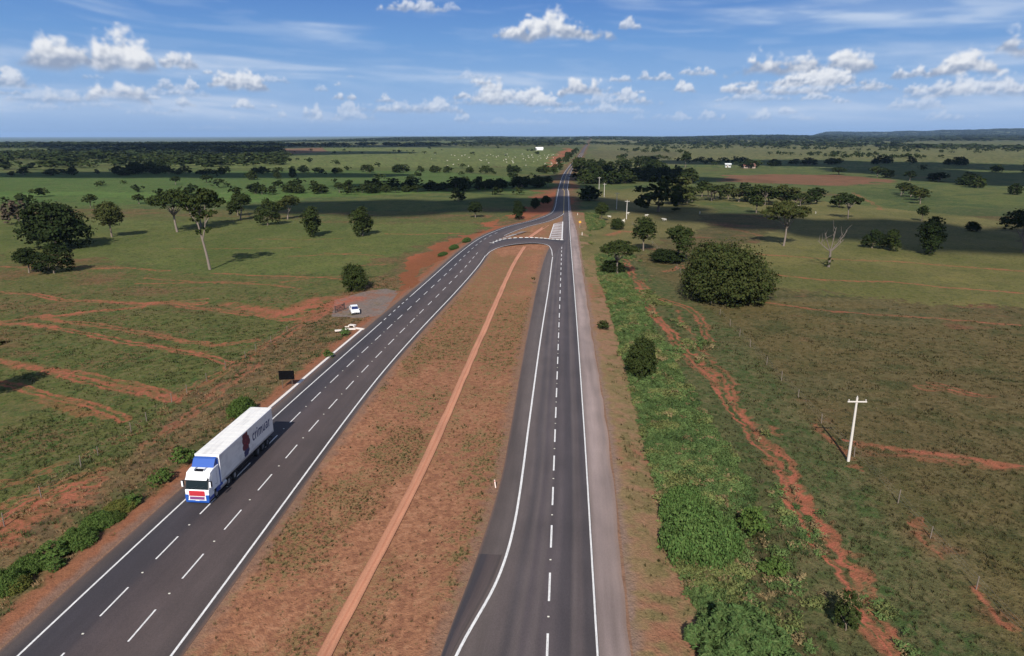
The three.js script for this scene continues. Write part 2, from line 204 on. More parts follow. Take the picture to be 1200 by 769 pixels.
function cover(x, z) {                // ground colour (cr, cg, cb), short cover veg 0..1, tall growth 0..1
  const u = -z; veg = 0; tall = 0;
  const n1 = fb4(x * 0.11, z * 0.11), n2 = fb2(x * 0.9, z * 0.9), n3 = vn(x * 3.1, z * 3.1), n4 = vn(x * 9.3, z * 9.3), nb = fb2(x * 0.021 + 7, z * 0.021);
  const grain = 0.64 + 0.22 * n3 + 0.24 * n4 + 0.28 * NT[((Math.floor(x * 19) * 7919) ^ (Math.floor(z * 13) * 104729)) & 65535];
  if (u < 335 && x > LP(u) - 0.3 && x < GR(u) + 0.2) {             // median and under the roads
    zone = 1;
    const s = ss(0.46, 0.68, n2 * 0.6 + n1 * 0.5);
    cr = .31; cg = .136; cb = .073; mixc(.265, .125, .070, nb); mixc(.37, .18, .105, ss(.5, .72, n2 * .6 + n3 * .4) * .55); mixc(.19, .085, .05, ss(.5, .3, n2 * .5 + n3 * .5) * .5);
    const g = ss(0.47, 0.66, fb4(x * .055 + 31, z * .022 + 7) * .65 + n1 * .25 + n2 * .25) * ss(.3, .6, n3 * .6 + n2 * .4) + 0.08;
    const left = x < DX(u) ? ss(.42, .6, fb4(x * .12 + 61, z * .07 + 3)) * .7 : ss(.56, .7, fb4(x * .12 + 21, z * .07 + 9)) * .4;
    veg = Math.min(1, g * .9 + left); mixc(.115, .105, .040, Math.min(1, g + left) * 0.75 * ss(.3, .65, n3 * .6 + n4 * .4));
    const e = Math.min(x - RP(u), MP(u) - x); mixc(.20, .12, .082, ss(1.6, .2, e + (n2 - .5) * 1.4) * .8);
    if (e < .7) veg *= .1;
  } else if (x > 0 && u < 335 && x > GR(u)) {                         // right of the highway
    const dx = x - GR(u), w = (n1 - .5) * 3 + (n2 - .5) * 1.2, gb = GB(u) + w * .6, ge = GE(u) + w;
    if (x < gb) {
      zone = 2;
      cr = .24; cg = .138; cb = .080; mixc(.25, .110, .064, ss(.48, .68, n1)); mixc(.20, .145, .070, ss(.38, .66, n2 * .5 + nb * .5) * .85);
      const g = ss(.4, .7, n2 * .6 + n1 * .4) * ss(.6, 2.5, dx); veg = g * .8; mixc(.13, .115, .045, g * .6);
      mixc(.21, .14, .105, ss(1.2, .1, dx + (n2 - .5)));
      tall = 0;
    } else if (x < ge) {
      zone = 3; cr = .045; cg = .075; cb = .022; mixc(.07, .095, .028, n2 * .7); mixc(.10, .075, .03, ss(.6, .8, n1) * .5);
      const brown = ss(68, 56, u) * ss(13.5, 16.5, x + (n1 - .5) * 5); mixc(.075, .062, .03, brown * .85);
      tall = 1 - brown * .8; veg = .6;
    } else {
      zone = 4;
      const past = ss(30.5, 35, x + (n1 - .5) * 4 + ss(120, 200, u) * 10);
      cr = .070; cg = .084; cb = .030; mixc(.098, .088, .040, n1); mixc(.052, .078, .025, ss(.5, .75, n2));
      const pr = lerp(.092, .114, nb), pg = lerp(.070, .088, nb), pb = .033;
      mixc(pr, pg, pb, past);
      mixc(.105, .090, .042, past * ss(.55, .75, fb4(x * .06 + 3, z * .16)) * .7); mixc(.050, .058, .022, past * ss(.5, .8, fb2(x * .12 + 40, z * .25)) * .7); mixc(.17, .075, .042, past * ss(.66, .8, fb4(x * .09 + 70, z * .17 + 9)) * .75);
      
      veg = .75; tall = ss(.55, .75, n1) * (1 - past) * .5;
    }
  } else if (x < 0 && u < 335 && x < LP(u)) {                          // left of the highway
    const d = LP(u) - x, w = (n1 - .5) * 4 + (n2 - .5) * 1.5;
    zone = 5;
    const edge = lerp(11, 15, ss(50, 110, u)) * lerp(1, .8, ss(140, 200, u)) + w;
    cr = .088; cg = .100; cb = .029; mixc(.112, .104, .036, nb); mixc(.060, .096, .025, ss(.45, .7, n2 * .6 + n1 * .4)); mixc(.17, .080, .045, ss(.56, .74, n1 * .6 + n3 * .3 + nb * .2) * .75); veg = .8;
     mixc(.17, .082, .046, ss(.58, .72, fb4(x * .03 + 11, z * .11)) * .5);
    const bank = ss(edge + 1.5, edge - 1.5, d);
    mixc(.165, .105, .052, bank * .9); mixc(.115, .075, .04, bank * ss(.45, .65, n2)); mixc(.22, .085, .045, bank * ss(.55, .72, n1 * .7 + n3 * .3) * .85); mixc(.075, .082, .028, bank * ss(.58, .72, fb2(x * .35 + 8, z * .35)) * .7);
    mixc(.26, .10, .055, ss(3.6, 2.2, d + (n2 - .5) * 2.2) * .8); mixc(.185, .12, .09, ss(1.5, .5, d + (n2 - .5) * .8) * .75);
    veg = lerp(veg, .55, bank) * ss(1.2, 4, d + (n1 - .5) * 3);
    if (inside(padShape, x, z)) { mixc(.17, .135, .118, .92 * ss(.25, .55, n2 * .6 + n1 * .6)); mixc(.21, .165, .14, n3 * .5); mixc(.24, .105, .062, ss(.55, .7, n1 * .6 + n2 * .4) * .6); veg = 0; zone = 6; }
  } else {
    zone = 7;
    cr = .076; cg = .104; cb = .030; mixc(.112, .120, .039, nb); mixc(.054, .084, .028, ss(.45, .7, n1)); mixc(.13, .075, .04, ss(.68, .82, fb4(x * .012 + 3, z * .02)) * .6); veg = .7;
    { const f = fb4(x * .0016 + 3.1, z * .0011 + 8); mixc(.050, .066, .028, ss(.46, .54, f) * .7); mixc(.12, .12, .048, ss(.56, .62, f) * .6); }
    const e = roadEdge(x, u); if (e < 14) mixc(.17, .085, .05, ss(8, 1, e + (n1 - .5) * 9) * .8);
  }
  if (u > 120) for (const f of fields) if (x > f.x0 && x < f.x1 && z > f.z0 && z < f.z1 && inside(f[2], x + ((n1 - .5) * 14 + (nb - .5) * 30) * Math.min(1, u / 300), z + ((n2 - .5) * 22 + (n1 - .5) * 26 + (nb - .5) * 40) * Math.min(1, u / 300))) {
    if (roadEdge(x, u) < .5) continue;
    const k = .86; mixc(f[0][0], f[0][1], f[0][2], k); mixc(f[0][0] * 1.35, f[0][1] * 1.2, f[0][2] * 1.2, ss(.45, .75, n1) * .5); mixc(f[0][0] * .7, f[0][1] * .78, f[0][2] * .7, ss(.5, .75, fb2(x * .05, z * .03 + 9)) * .6); veg = f[1]; tall = 0; zone = 8;
  }
  for (const t of tracks) if (x > t.x0 && x < t.x1 && z > t.z0 && z < t.z1) {
    const tw = t[0] * .82, d = segd(t[2], x + (n1 - .5) * 3.4 + (n2 - .5) * 1.3, z + (n1 - .5) * 3.8 + (n2 - .5) * 1.5), patchy = ss(.12, .36, vn(x * .17 + 40, z * .17) * .6 + n2 * .4), twin = t[0] > 1.15 && t[0] < 2.3;
    const whole = ss(tw * 1.25, tw * .3, d + (n3 - .5) * tw * .9 + (n2 - .5) * tw * 1.3) * patchy, rut = twin ? ss(.50, .12, Math.abs(d - .62) + (n3 - .5) * .4 + (n2 - .5) * .3) * ss(.05, .3, patchy + n3 * .2) : 0;
    const k = Math.max(whole * (twin ? ss(.54, .8, vn(x * .1 + 3, z * .1 + 60) * .6 + n2 * .5) : .9), rut) * t[1] * (.64 + .36 * ss(.3, .55, fb2(x * .8 + 20, z * .55 + 7)));
    if (k > .01) { mixc(lerp(.27, .36, n2), lerp(.082, .118, n2), lerp(.048, .070, n2), k * (.65 + .35 * ss(.25, .6, n3 * .5 + n2 * .5))); veg *= 1 - k * .95; tall *= 1 - k; }
  }
  if (zone > 2 && zone < 9 && zone !== 6) { const f = 1, tu = vn(x * 1.7 + 3, z * 1.25), tv = vn(x * 5.3, z * 3.1), tq = fb2(x * .33 + 5, z * .21);
    mixc(.145, .115, .056, f * veg * ss(.55, .78, tu * .6 + tv * .4) * .7); mixc(.034, .042, .017, f * veg * ss(.45, .2, tu * .55 + tv * .45) * .8); mixc(.125, .10, .046, veg * ss(.55, .78, tq) * .3); mixc(.055, .066, .024, veg * ss(.46, .25, tq) * .35); }
  const gk = grain * .88; cr *= gk; cg *= gk; cb *= gk;
}
const mainTrack = tracks.find((t) => t[0] === 1.18)[2];
function elev(x, z) {                 // far country: a plateau on the right, ground falling away on the left
  const r = Math.hypot(x, z); if (r < 2200 || z > 0) return 0;
  const az = Math.atan2(x, -z) * 180 / Math.PI;
  let y = -ss(3200, 9000, r) * 55 * ss(-12, -30, az) + ss(2500, 6500, r) * 14 * ss(-20, -4, az) * (1 - ss(6500, 16000, r) * .4) * (.6 + .8 * vn(az * .35 + 4, 2));
  y += ss(5200, 8200, r) * ss(8, 13.5, az) * (8 + 10 * vn(az * .5, 7)) + ss(9000, 13500, r) * ss(18.4, 19.6, az) * (62 + 40 * ss(20, 32, az) + 12 * (vn(az * .9, 3) - .5));
  return y;
}
function groundY(x, z) {
  const u = -z, r = Math.hypot(x, z);
  if (u > 1400 || u < -120 || r > 2200) return -0.5 + elev(x, z);
  const e = roadEdge(x, u), med = u < 335 && x > LP(u) && x < GR(u);
  if (e < 0) return -0.07;
  const drop = med ? .33 * ss(.4, 6, e) : .45 * ss(1, 5, e);
  const und = (fb2(x * .13, z * .13) - .5) * .35 * ss(4, 12, e) + (vn(x * .9, z * .9) - .5) * .12 * ss(2, 5, e);
  let cut = 0; if (!med && x > 14 && x < 29 && u < 170 && u > 30) cut = .26 * ss(1.7, .5, segd(mainTrack, x, z));
  return -0.07 - drop + (med ? 0 : und) - cut;
}
const noiseTex = (() => { const N = 512, d = new Uint8Array(N * N * 4), r = rng(9), a = new Float32Array(N * N);
  for (let o = 0; o < 5; o++) { const c = 8 << o, g = new Float32Array(c * c).map(() => r()), am = [.2, .25, .3, .35, .35][o]; for (let y = 0; y < N; y++) for (let x = 0; x < N; x++) { const X = x / N * c, Y = y / N * c, xi = Math.floor(X), yi = Math.floor(Y); let fx = X - xi, fy = Y - yi; fx = fx * fx * (3 - 2 * fx); fy = fy * fy * (3 - 2 * fy); const x1 = (xi + 1) % c, y1 = (yi + 1) % c; a[y * N + x] += am * lerp(lerp(g[yi * c + xi], g[yi * c + x1], fx), lerp(g[y1 * c + xi], g[y1 * c + x1], fx), fy); } }
  for (let i = 0; i < N * N; i++) { const v = Math.min(255, Math.max(0, a[i] / 1.45 * 255)); d[i * 4] = d[i * 4 + 1] = d[i * 4 + 2] = v; d[i * 4 + 3] = 255; }
  const t = new THREE.DataTexture(d, N, N); t.wrapS = t.wrapT = THREE.RepeatWrapping; t.magFilter = THREE.LinearFilter; t.needsUpdate = true; return t; })();
function bumpFor(w, h, size) { const t = noiseTex.clone(); t.repeat.set(w / size, h / size); t.needsUpdate = true; return t; }

function patch(name, x0, x1, z0, z1, W, H, cell, label, bump, bsize) {
  const d = new Uint8Array(W * H * 4);
  for (let j = 0; j < H; j++) { const z = lerp(z1, z0, (j + .5) / H); for (let i = 0; i < W; i++) { cover(lerp(x0, x1, (i + .5) / W), z); const o = (j * W + i) * 4; d[o] = toS(cr) * 255; d[o + 1] = toS(cg) * 255; d[o + 2] = toS(cb) * 255; d[o + 3] = 255; } }
  const t = new THREE.DataTexture(d, W, H); t.colorSpace = THREE.SRGBColorSpace; t.magFilter = THREE.LinearFilter; t.minFilter = THREE.LinearFilter; t.needsUpdate = true;
  const nx = Math.ceil((x1 - x0) / cell), nz = Math.ceil((z1 - z0) / cell), g = new THREE.PlaneGeometry(1, 1, nx, nz), p = g.attributes.position;
  for (let k = 0; k < p.count; k++) { const x = lerp(x0, x1, p.getX(k) + .5), z = lerp(z1, z0, p.getY(k) + .5); p.setXYZ(k, x, groundY(x, z), z); }
  g.computeVertexNormals();
  return structure(name, g, new THREE.MeshPhysicalMaterial({ map: t, roughness: 1, specularIntensity: .1, bumpMap: bumpFor(x1 - x0, z1 - z0, bsize), bumpScale: bump }), label);
}
patch('field', -98, -10, -112, -28, 2048, 2048, .8, 'green field with red earth tracks and the near strip of median', .10, 9);
patch('pasture', -10, 80, -112, -28, 2048, 2048, .8, 'verge, green strip and brownish pasture beside the right carriageway', .12, 9);
patch('field', -225, -10, -262, -112, 2048, 1400, 1.6, 'farther part of the green field crossed by red tracks', .16, 14);
patch('pasture', -10, 185, -262, -112, 2048, 1400, 1.6, 'farther part of the pasture with scattered trees', .16, 14);
patch('field', -700, -10, -820, -262, 1800, 1200, 5, 'distant crop fields left of the highway', .3, 40);
patch('pasture', -10, 600, -820, -262, 1800, 1200, 5, 'distant meadows right of the highway', .3, 40);
{ // the far country, out to the horizon
  const rings = [3]; { let r = 3; while (r < 780) { r *= 1.6; rings.push(Math.min(r, 780)); } r = 780; while (r < 60000) { r *= r < 9000 ? 1.018 : 1.035; rings.push(r); } }
  const az = []; for (let a = -180; a < -44; a += 8) az.push(a); for (let a = -44; a < 40; a += .12) az.push(a); for (let a = 40; a <= 180.01; a += 7) az.push(Math.min(a, 180)); 
  const pos = [], cl = [], idx = [], n = az.length;
  rings.forEach((r) => az.forEach((a) => { const x = Math.sin(a * Math.PI / 180) * r, z = -Math.cos(a * Math.PI / 180) * r; pos.push(x, r < 720 ? -2.5 : lerp(-2.5, groundY(x, z), ss(760, 860, r)), z); cover(x, z); cl.push(cr, cg, cb); }));
  for (let i = 0; i + 1 < rings.length; i++) for (let k = 0; k + 1 < n; k++) { const a = i * n + k; idx.push(a, a + 1, a + n, a + 1, a + n + 1, a + n); }
  const g = new THREE.BufferGeometry(); g.setAttribute('position', new THREE.Float32BufferAttribute(pos, 3)); g.setAttribute('color', new THREE.Float32BufferAttribute(cl, 3)); g.setIndex(idx); g.computeVertexNormals();
  structure('ground', g, new THREE.MeshPhysicalMaterial({ vertexColors: true, roughness: 1, specularIntensity: .1 }), 'wide cerrado plain of fields and woods running to the horizon');
}
// ---------- roads ----------
function ribbon(fl, fr, u0, u1, y, step = 2, lat = 1, thick = 0) {      // sheet between x = fl(u) and x = fr(u); uv: across 0..1, along in metres
  const pos = [], uv = [], idx = []; let along = 0, n = 0; const c = lat + 1;
  const us = []; for (let u = u0; u < u1 - 1e-6; u += step * (u > 320 ? 3 : 1)) us.push(u); us.push(u1);
  us.forEach((u, i) => { const a = fl(u), b = fr(u); if (i) along += Math.hypot(us[i] - us[i - 1], (a + b - fl(us[i - 1]) - fr(us[i - 1])) / 2);
    if (thick) { pos.push(a - .05, y - thick, -u); uv.push(0, along); }
    for (let k = 0; k < c; k++) { pos.push(lerp(a, b, k / lat), y, -u); uv.push(k / lat, along); }
    if (thick) { pos.push(b + .05, y - thick, -u); uv.push(1, along); } n++; });
  const m = thick ? c + 2 : c;
  for (let i = 0; i + 1 < n; i++) for (let k = 0; k + 1 < m; k++) { const a = i * m + k; idx.push(a, a + 1, a + m, a + 1, a + m + 1, a + m); }
  const g = new THREE.BufferGeometry(); g.setAttribute('position', new THREE.Float32BufferAttribute(pos, 3)); g.setAttribute('uv', new THREE.Float32BufferAttribute(uv, 2)); g.setIndex(idx); g.computeVertexNormals(); return g;
}
function lineOf(f, w, u0, u1, y, step = 2) { const sl = (u) => Math.sqrt(1 + ((f(u + .5) - f(u - .5)) ** 2)) * w / 2; return ribbon((u) => f(u) - sl(u), (u) => f(u) + sl(u), u0, u1, y, step); }
function stripe(pts, w, y) {          // painted or concrete strip along points [x, z]
  const c = new THREE.CatmullRomCurve3(pts.map(([x, z]) => new THREE.Vector3(x, 0, z)), false, 'centripetal'), n = Math.max(2, Math.round(c.getLength() / 1.2)), pos = [], uv = [], idx = [];
  for (let i = 0; i <= n; i++) { const p = c.getPoint(i / n), t = c.getTangent(i / n), hx = -t.z * w / 2, hz = t.x * w / 2; pos.push(p.x + hx, y, p.z + hz, p.x - hx, y, p.z - hz); uv.push(0, i, 1, i); if (i < n) idx.push(i * 2, i * 2 + 1, i * 2 + 2, i * 2 + 1, i * 2 + 3, i * 2 + 2); }
  const g = new THREE.BufferGeometry(); g.setAttribute('position', new THREE.Float32BufferAttribute(pos, 3)); g.setAttribute('uv', new THREE.Float32BufferAttribute(uv, 2)); g.setIndex(idx); g.computeVertexNormals(); return g;
}
function asphaltTex(W, H, metres, width, shade, seed) {        // lateral bands of different mixes, wear along the wheel paths, patches and grain
  const d = new Uint8Array(W * H * 4);
  for (let j = 0; j < H; j++) for (let i = 0; i < W; i++) {
    const q = (i + .5) / W, x = q * width, v = j / H * metres, per = (f) => { const t = v / metres; return lerp(f(v), f(v - metres), ss(.8, 1, t)); };
    const c = shade(q, x), s = per((w) => fb4(x * .8 + seed, w * .045)), g = NT[((i * 7919 + j * 104729 + i * j) & 65535)], p = per((w) => fb2(x * .5 + seed * 2, w * .3)), f = vn(i * .45 + seed, j * .45);
    const k = (.66 + .68 * s) * (.72 + .34 * g + .24 * f) * (.86 + .28 * p), o = (j * W + i) * 4;
    d[o] = toS(c[0] * k) * 255; d[o + 1] = toS(c[1] * k) * 255; d[o + 2] = toS(c[2] * k) * 255; d[o + 3] = 255;
  }
  const t = new THREE.DataTexture(d, W, H); t.colorSpace = THREE.SRGBColorSpace; t.magFilter = THREE.LinearFilter; t.wrapT = THREE.RepeatWrapping; t.repeat.set(1, 1 / metres); t.needsUpdate = true; return t;
}
const bandMix = (stops) => (q) => { let k = 0; while (k < stops.length - 2 && q > stops[k + 1][0]) k++; const a = stops[k], b = stops[k + 1], t = ss(a[0], b[0], q); return [lerp(a[1], b[1], t), lerp(a[2], b[2], t), lerp(a[3], b[3], t)]; };
const roadBump = (() => { const t = noiseTex.clone(); t.repeat.set(9, 1 / 1.3); t.needsUpdate = true; return t; })();
const leftMat = new THREE.MeshStandardMaterial({ roughness: .88, bumpMap: roadBump, bumpScale: .012, map: asphaltTex(512, 2048, 80, 13, bandMix([[0, .105, .062, .045], [.03, .062, .046, .040], [.12, 0.035, 0.028, 0.029], [.17, 0.031, 0.026, 0.030], [.33, 0.035, 0.028, 0.031], [.42, 0.051, 0.037, 0.036], [.6, 0.059, 0.042, 0.039], [.75, 0.061, 0.044, 0.040], [.93, 0.056, 0.041, 0.037], [.975, .055, .042, .038], [1, .105, .062, .045]]), 3) });
const rightMat = new THREE.MeshStandardMaterial({ roughness: .88, bumpMap: roadBump, bumpScale: .012, map: asphaltTex(512, 2048, 80, 10.5, bandMix([[0, .105, .062, .045], [.03, .062, .046, .040], [.2, 0.092, 0.071, 0.063], [.33, 0.086, 0.066, 0.061], [.40, 0.060, 0.048, 0.048], [.46, 0.082, 0.064, 0.060], [.5, 0.062, 0.048, 0.049], [.57, 0.078, 0.061, 0.058], [.62, 0.056, 0.043, 0.044], [.68, 0.064, 0.050, 0.050], [.75, 0.044, 0.035, 0.037], [.80, 0.044, 0.035, 0.037], [.84, 0.082, 0.064, 0.060], [.88, 0.068, 0.052, 0.050], [.93, 0.045, 0.036, 0.037], [1, 0.048, 0.038, 0.038]]), 11) });
const paint = new THREE.MeshStandardMaterial({ roughness: .7, color: col(1, 1, 1), map: (() => { const W = 64, H = 512, d = new Uint8Array(W * H * 4); for (let j = 0; j < H; j++) for (let i = 0; i < W; i++) { const k = .74 - .38 * ss(.55, .78, fb4(i * .16, j * .16)) - .16 * fb2(i * .03, j * .02 + 5), o = (j * W + i) * 4; d[o] = toS(k) * 255; d[o + 1] = toS(k * .97) * 255; d[o + 2] = toS(k * .92) * 255; d[o + 3] = 255; } const t = new THREE.DataTexture(d, W, H); t.colorSpace = THREE.SRGBColorSpace; t.wrapS = t.wrapT = THREE.RepeatWrapping; t.magFilter = THREE.LinearFilter; t.repeat.set(1, .09); t.needsUpdate = true; return t; })() });
const yellowPaint = std([.62, .42, .10], .7), studMat = std([.62, .6, .5], .5);
const gravelMat = new THREE.MeshStandardMaterial({ roughness: 1, bumpMap: roadBump, bumpScale: .03, map: asphaltTex(256, 2048, 60, 3, bandMix([[0, 0.189, 0.143, 0.126], [.3, 0.244, 0.185, 0.166], [.8, 0.237, 0.177, 0.155], [1, 0.249, 0.170, 0.135]]), 23) });

const Y = .0, YP = .006;
const leftRoad = structure('left_carriageway', ribbon(LP, RP, -60, 330, Y, 2, 6, .16), leftMat, 'dark asphalt carriageway that curves in to meet the other road');
const shoulderEdge = (u) => RE(u) + .12;
const rightRoad = structure('right_carriageway', ribbon(MP, shoulderEdge, -60, 330, Y - .004, 2, 6, .16), rightMat, 'straight two-lane asphalt carriageway with worn wheel tracks');
structure('shoulder', ribbon((u) => shoulderEdge(u) - .1, (u) => GR(u) + (fb2(u * .3, 4) - .5) * .35, -60, 470, Y - .012, 2, 3, .1), gravelMat, 'pale pinkish grey gravel shoulder along the right carriageway');
const farRoad = structure('highway', ribbon((u) => (u < 470 ? LP(u) : FC(u) - 4), (u) => (u < 470 ? shoulderEdge(u) : FC(u) + 3.2), 328, 10000, Y - .008, 6, 4, .12), leftMat, 'single highway running on straight to the horizon');
const kid = (parent, name, geo, mat) => mesh(name, geo, mat, parent);
kid(leftRoad, 'edge_line', lineOf(LL, .17, -60, 128, Y + YP), paint);
kid(leftRoad, 'edge_line', lineOf(LL, .17, 150, 330, Y + YP), paint);
kid(leftRoad, 'edge_line', lineOf(RL, .19, -60, 206, Y + YP), paint);
kid(leftRoad, 'edge_line', lineOf(RL, .17, 250, 328, Y + YP), paint);
kid(rightRoad, 'edge_line', lineOf(MLn, .22, -60, 206, Y + YP, 1), paint);
kid(rightRoad, 'edge_line', lineOf(RE, .15, -60, 330, Y + YP), paint);
const C0 = (u) => lerp(-.58, -.55, ss(0, 330, u)), D1 = (u) => lerp(LL(u), RL(u), .64), D2 = (u) => lerp(LL(u), RL(u), .285);
function dashes(parent, f, u0, u1, period, len, w, studs) { for (let u = u0; u < u1; u += period) { kid(parent, 'lane_dash', lineOf(f, w, u, u + len, Y + YP, 1.8), paint); if (studs && u < 130) kid(parent, 'road_stud', rbox(.16, .03, .12, .01, f(u + (len + period) / 2), Y + .015, -(u + (len + period) / 2)), studMat); } }
dashes(rightRoad, C0, 46.4 - 7.3 * 5, 226, 7.3, 3.65, .17, true);
dashes(leftRoad, D1, 39.65 - 7.35 * 5, 215, 7.35, 3.5, .14, true);
dashes(leftRoad, D2, 42.1 - 7.35 * 5, 262, 7.35, 3.5, .14, true);
for (let u = 129.5; u < 150; u += 3.4) kid(leftRoad, 'lane_dash', lineOf(LL, .15, u, u + 1.6, Y + YP), paint);
const yellow = (u) => (u < 470 ? -.25 : FC(u) - .4);
kid(farRoad, 'centre_line', lineOf(yellow, .22, 330, 1500, Y + .002, 5), yellowPaint);
kid(farRoad, 'edge_line', lineOf((u) => (u < 470 ? LL(u) : FC(u) - 3.4), .2, 331, 1500, Y + .002, 5), paint);
kid(farRoad, 'edge_line', lineOf((u) => (u < 470 ? RE(u) : FC(u) + 2.7), .2, 331, 1500, Y + .002, 5), paint);
structure('asphalt_patch', ribbon((u) => MP(u) + .05, (u) => MLn(u) - .35, -60, 52.3, Y + .002, 1.5, 2), leftMat, 'darker asphalt strip with a square end along the edge of the median');
// crossover between the carriageways
const crossBot = [[-23.4, -206], [-22.6, -216], [-19.8, -224.5], [-15, -230.5], [-9.4, -232.6], [-5.6, -229], [-4.0, -221], [-3.3, -208]], crossTop = [[-24.4, -226], [-22.6, -237.5], [-18.6, -243.4], [-13, -245.4], [-8, -244.6], [-4, -242.2], [0, -240.5], [1, -240.2]];
{ const A = new THREE.CatmullRomCurve3(crossBot.map(([x, z]) => new THREE.Vector3(x, Y + .004, z)), false, 'centripetal'), B = new THREE.CatmullRomCurve3(crossTop.map(([x, z]) => new THREE.Vector3(x, Y + .004, z)), false, 'centripetal'), pos = [], uv = [], idx = [], N = 40;
  for (let i = 0; i <= N; i++) { const a = A.getPoint(i / N), b = B.getPoint(i / N); for (let k = 0; k <= 3; k++) { pos.push(lerp(b.x, a.x, k / 3), Y + .004, lerp(b.z, a.z, k / 3)); uv.push(.2 + k / 3 * .6, i * .8); } }
  for (let i = 0; i < N; i++) for (let k = 0; k < 3; k++) { const a = i * 4 + k; idx.push(a, a + 1, a + 4, a + 1, a + 5, a + 4); }
  const g = new THREE.BufferGeometry(); g.setAttribute('position', new THREE.Float32BufferAttribute(pos, 3)); g.setAttribute('uv', new THREE.Float32BufferAttribute(uv, 2)); g.setIndex(idx); g.computeVertexNormals();
  const c = structure('crossover_road', g, leftMat, 'short curved asphalt link joining the two carriageways across the median');
  kid(c, 'edge_line', stripe(crossBot.slice(0).map(([x, z], i) => [x, z - (i > 1 && i < 6 ? .7 : 0)]), .2, Y + YP + .004), paint);
  // kerb stones on the far side
  const curve = B, stone = new THREE.BoxGeometry(1.25, .16, .3);
  for (let i = 3; i < 34; i += 2) { const t = i / 40, p = curve.getPoint(t), q = curve.getTangent(t), m = kid(c, 'kerb_stone', stone, paint); m.position.set(p.x, .09, p.z - .2); m.rotation.y = Math.atan2(-q.z, q.x); }
}
{ // paved triangle with worn white hatching beside the right carriageway
  const sh = new THREE.Shape([[-5.2, 245.5], [-.75, 241.4], [-.45, 296], [-4.2, 287]].map(([x, u]) => new THREE.Vector2(x, u)));
  const g = new THREE.ShapeGeometry(sh).rotateX(-Math.PI / 2).translate(0, Y + .010, 0), p = g.attributes.position, uv = g.attributes.uv; for (let i = 0; i < p.count; i++) uv.setXY(i, (p.getX(i) + 6) / 6, p.getZ(i));
  const t = structure('paved_triangle', g, gravelMat, 'pale paved triangle with white hatching at the tip of the median');
  for (let k = 0; k < 9; k++) { const u = 246 + k * 4.8, l = lerp(-4.6, -3.9, k / 9); kid(t, 'hatch_stripe', stripe([[l, -(u + 1.5)], [-.9, -u]], .9, Y + .015), paint); }
  kid(t, 'border_line', stripe([[-.6, -241.8], [-.55, -294]], .45, Y + .016), paint); kid(t, 'border_line', stripe([[-5, -246], [-4.1, -286]], .3, Y + .016), paint);
  const h = structure('hatched_gore', new THREE.ShapeGeometry(new THREE.Shape([[-24.2, 227.5], [-22.7, 239], [-20.2, 246], [-16.0, 262], [-13.6, 262.5], [-17.6, 251], [-21.5, 246.6]].map(([x, u]) => new THREE.Vector2(x - .3, u)))).rotateX(-Math.PI / 2).translate(0, Y + .009, 0), gravelMat, 'pale wedge with white hatching where the crossover leaves the curve');
  for (let k = 0; k < 8; k++) { const u = 232 + k * 3, x = lerp(-23.9, -18.2, k / 7) - (k < 4 ? .3 : 0); kid(h, 'hatch_stripe', stripe([[x - .9, -(u + .9)], [x + .9, -u]], .55, Y + .014), paint); }
}
// drainage channel down the median
const dirtyConcrete = new THREE.MeshStandardMaterial({ roughness: .95, map: asphaltTex(64, 1024, 40, 1.7, bandMix([[0, .32, .135, .075], [.15, .42, .185, .10], [.35, .46, .205, .115], [.5, .40, .16, .085], [.7, .45, .195, .108], [.86, .42, .185, .10], [1, .31, .135, .075]]), 41) });
function channel(f, u0, u1, w) { const pr = [[-.5, 0], [-.42, .035], [-.38, .035], [-.12, -.13], [.12, -.13], [.38, .035], [.42, .035], [.5, 0]], pos = [], uv = [], idx = []; let n = 0;
  for (let u = u0; u <= u1; u += 2.5) { for (const [a, b] of pr) { const x = f(u) + a * w * (.85 + .4 * fb2(u * .22, a > 0 ? 3 : 9)); pos.push(x, groundY(f(u), -u) + .10 + b * .4, -u); uv.push(a + .5, u); } n++; }
  for (let i = 0; i + 1 < n; i++) for (let k = 0; k < 7; k++) { const a = i * 8 + k; idx.push(a, a + 1, a + 8, a + 1, a + 9, a + 8); }
  const g = new THREE.BufferGeometry(); g.setAttribute('position', new THREE.Float32BufferAttribute(pos, 3)); g.setAttribute('uv', new THREE.Float32BufferAttribute(uv, 2)); g.setIndex(idx); g.computeVertexNormals(); return g; }
structure('drainage_channel', channel(DX, -60, 229, 1.05), dirtyConcrete, 'shallow concrete drainage channel stained with red earth along the median');
structure('drainage_channel', channel(table([249, -12.2], [262, -10.4], [287, -6.3]), 249, 286, 1.6), dirtyConcrete, 'short drainage channel in the small triangle of median');
// concrete kerb by the driveway
const concrete = std([.52, .47, .42], .9), paleConcrete = std([.62, .56, .50], .9);
{ const k = thing('concrete_kerb', 'pale concrete kerb along the edge of the asphalt, curling in at the driveway', 'kerb', [0, 0, 0]);
  const KX = table([80, -38.75], [86, -38.5], [103, -38.0], [120, -37.35], [124, -37.2]);
  for (let u = 80; u < 122; u += 2) { const x = (KX(u) + KX(u + 2)) / 2, m = kid(k, 'kerb_segment', new THREE.BoxGeometry(.42, .26, 1.97), paleConcrete); m.position.set(x, .02, -(u + 1)); m.rotation.y = Math.atan2(KX(u + 2) - KX(u), -2) + Math.PI; }
  for (const [x, z, a] of [[-37.9, -122.9, 1.2], [-39.6, -122.6, 1.75], [-41.3, -121.6, 2.0]]) { const m = kid(k, 'kerb_segment', new THREE.BoxGeometry(.42, .24, 1.9), paleConcrete); m.position.set(x, .0, z); m.rotation.y = a; } }
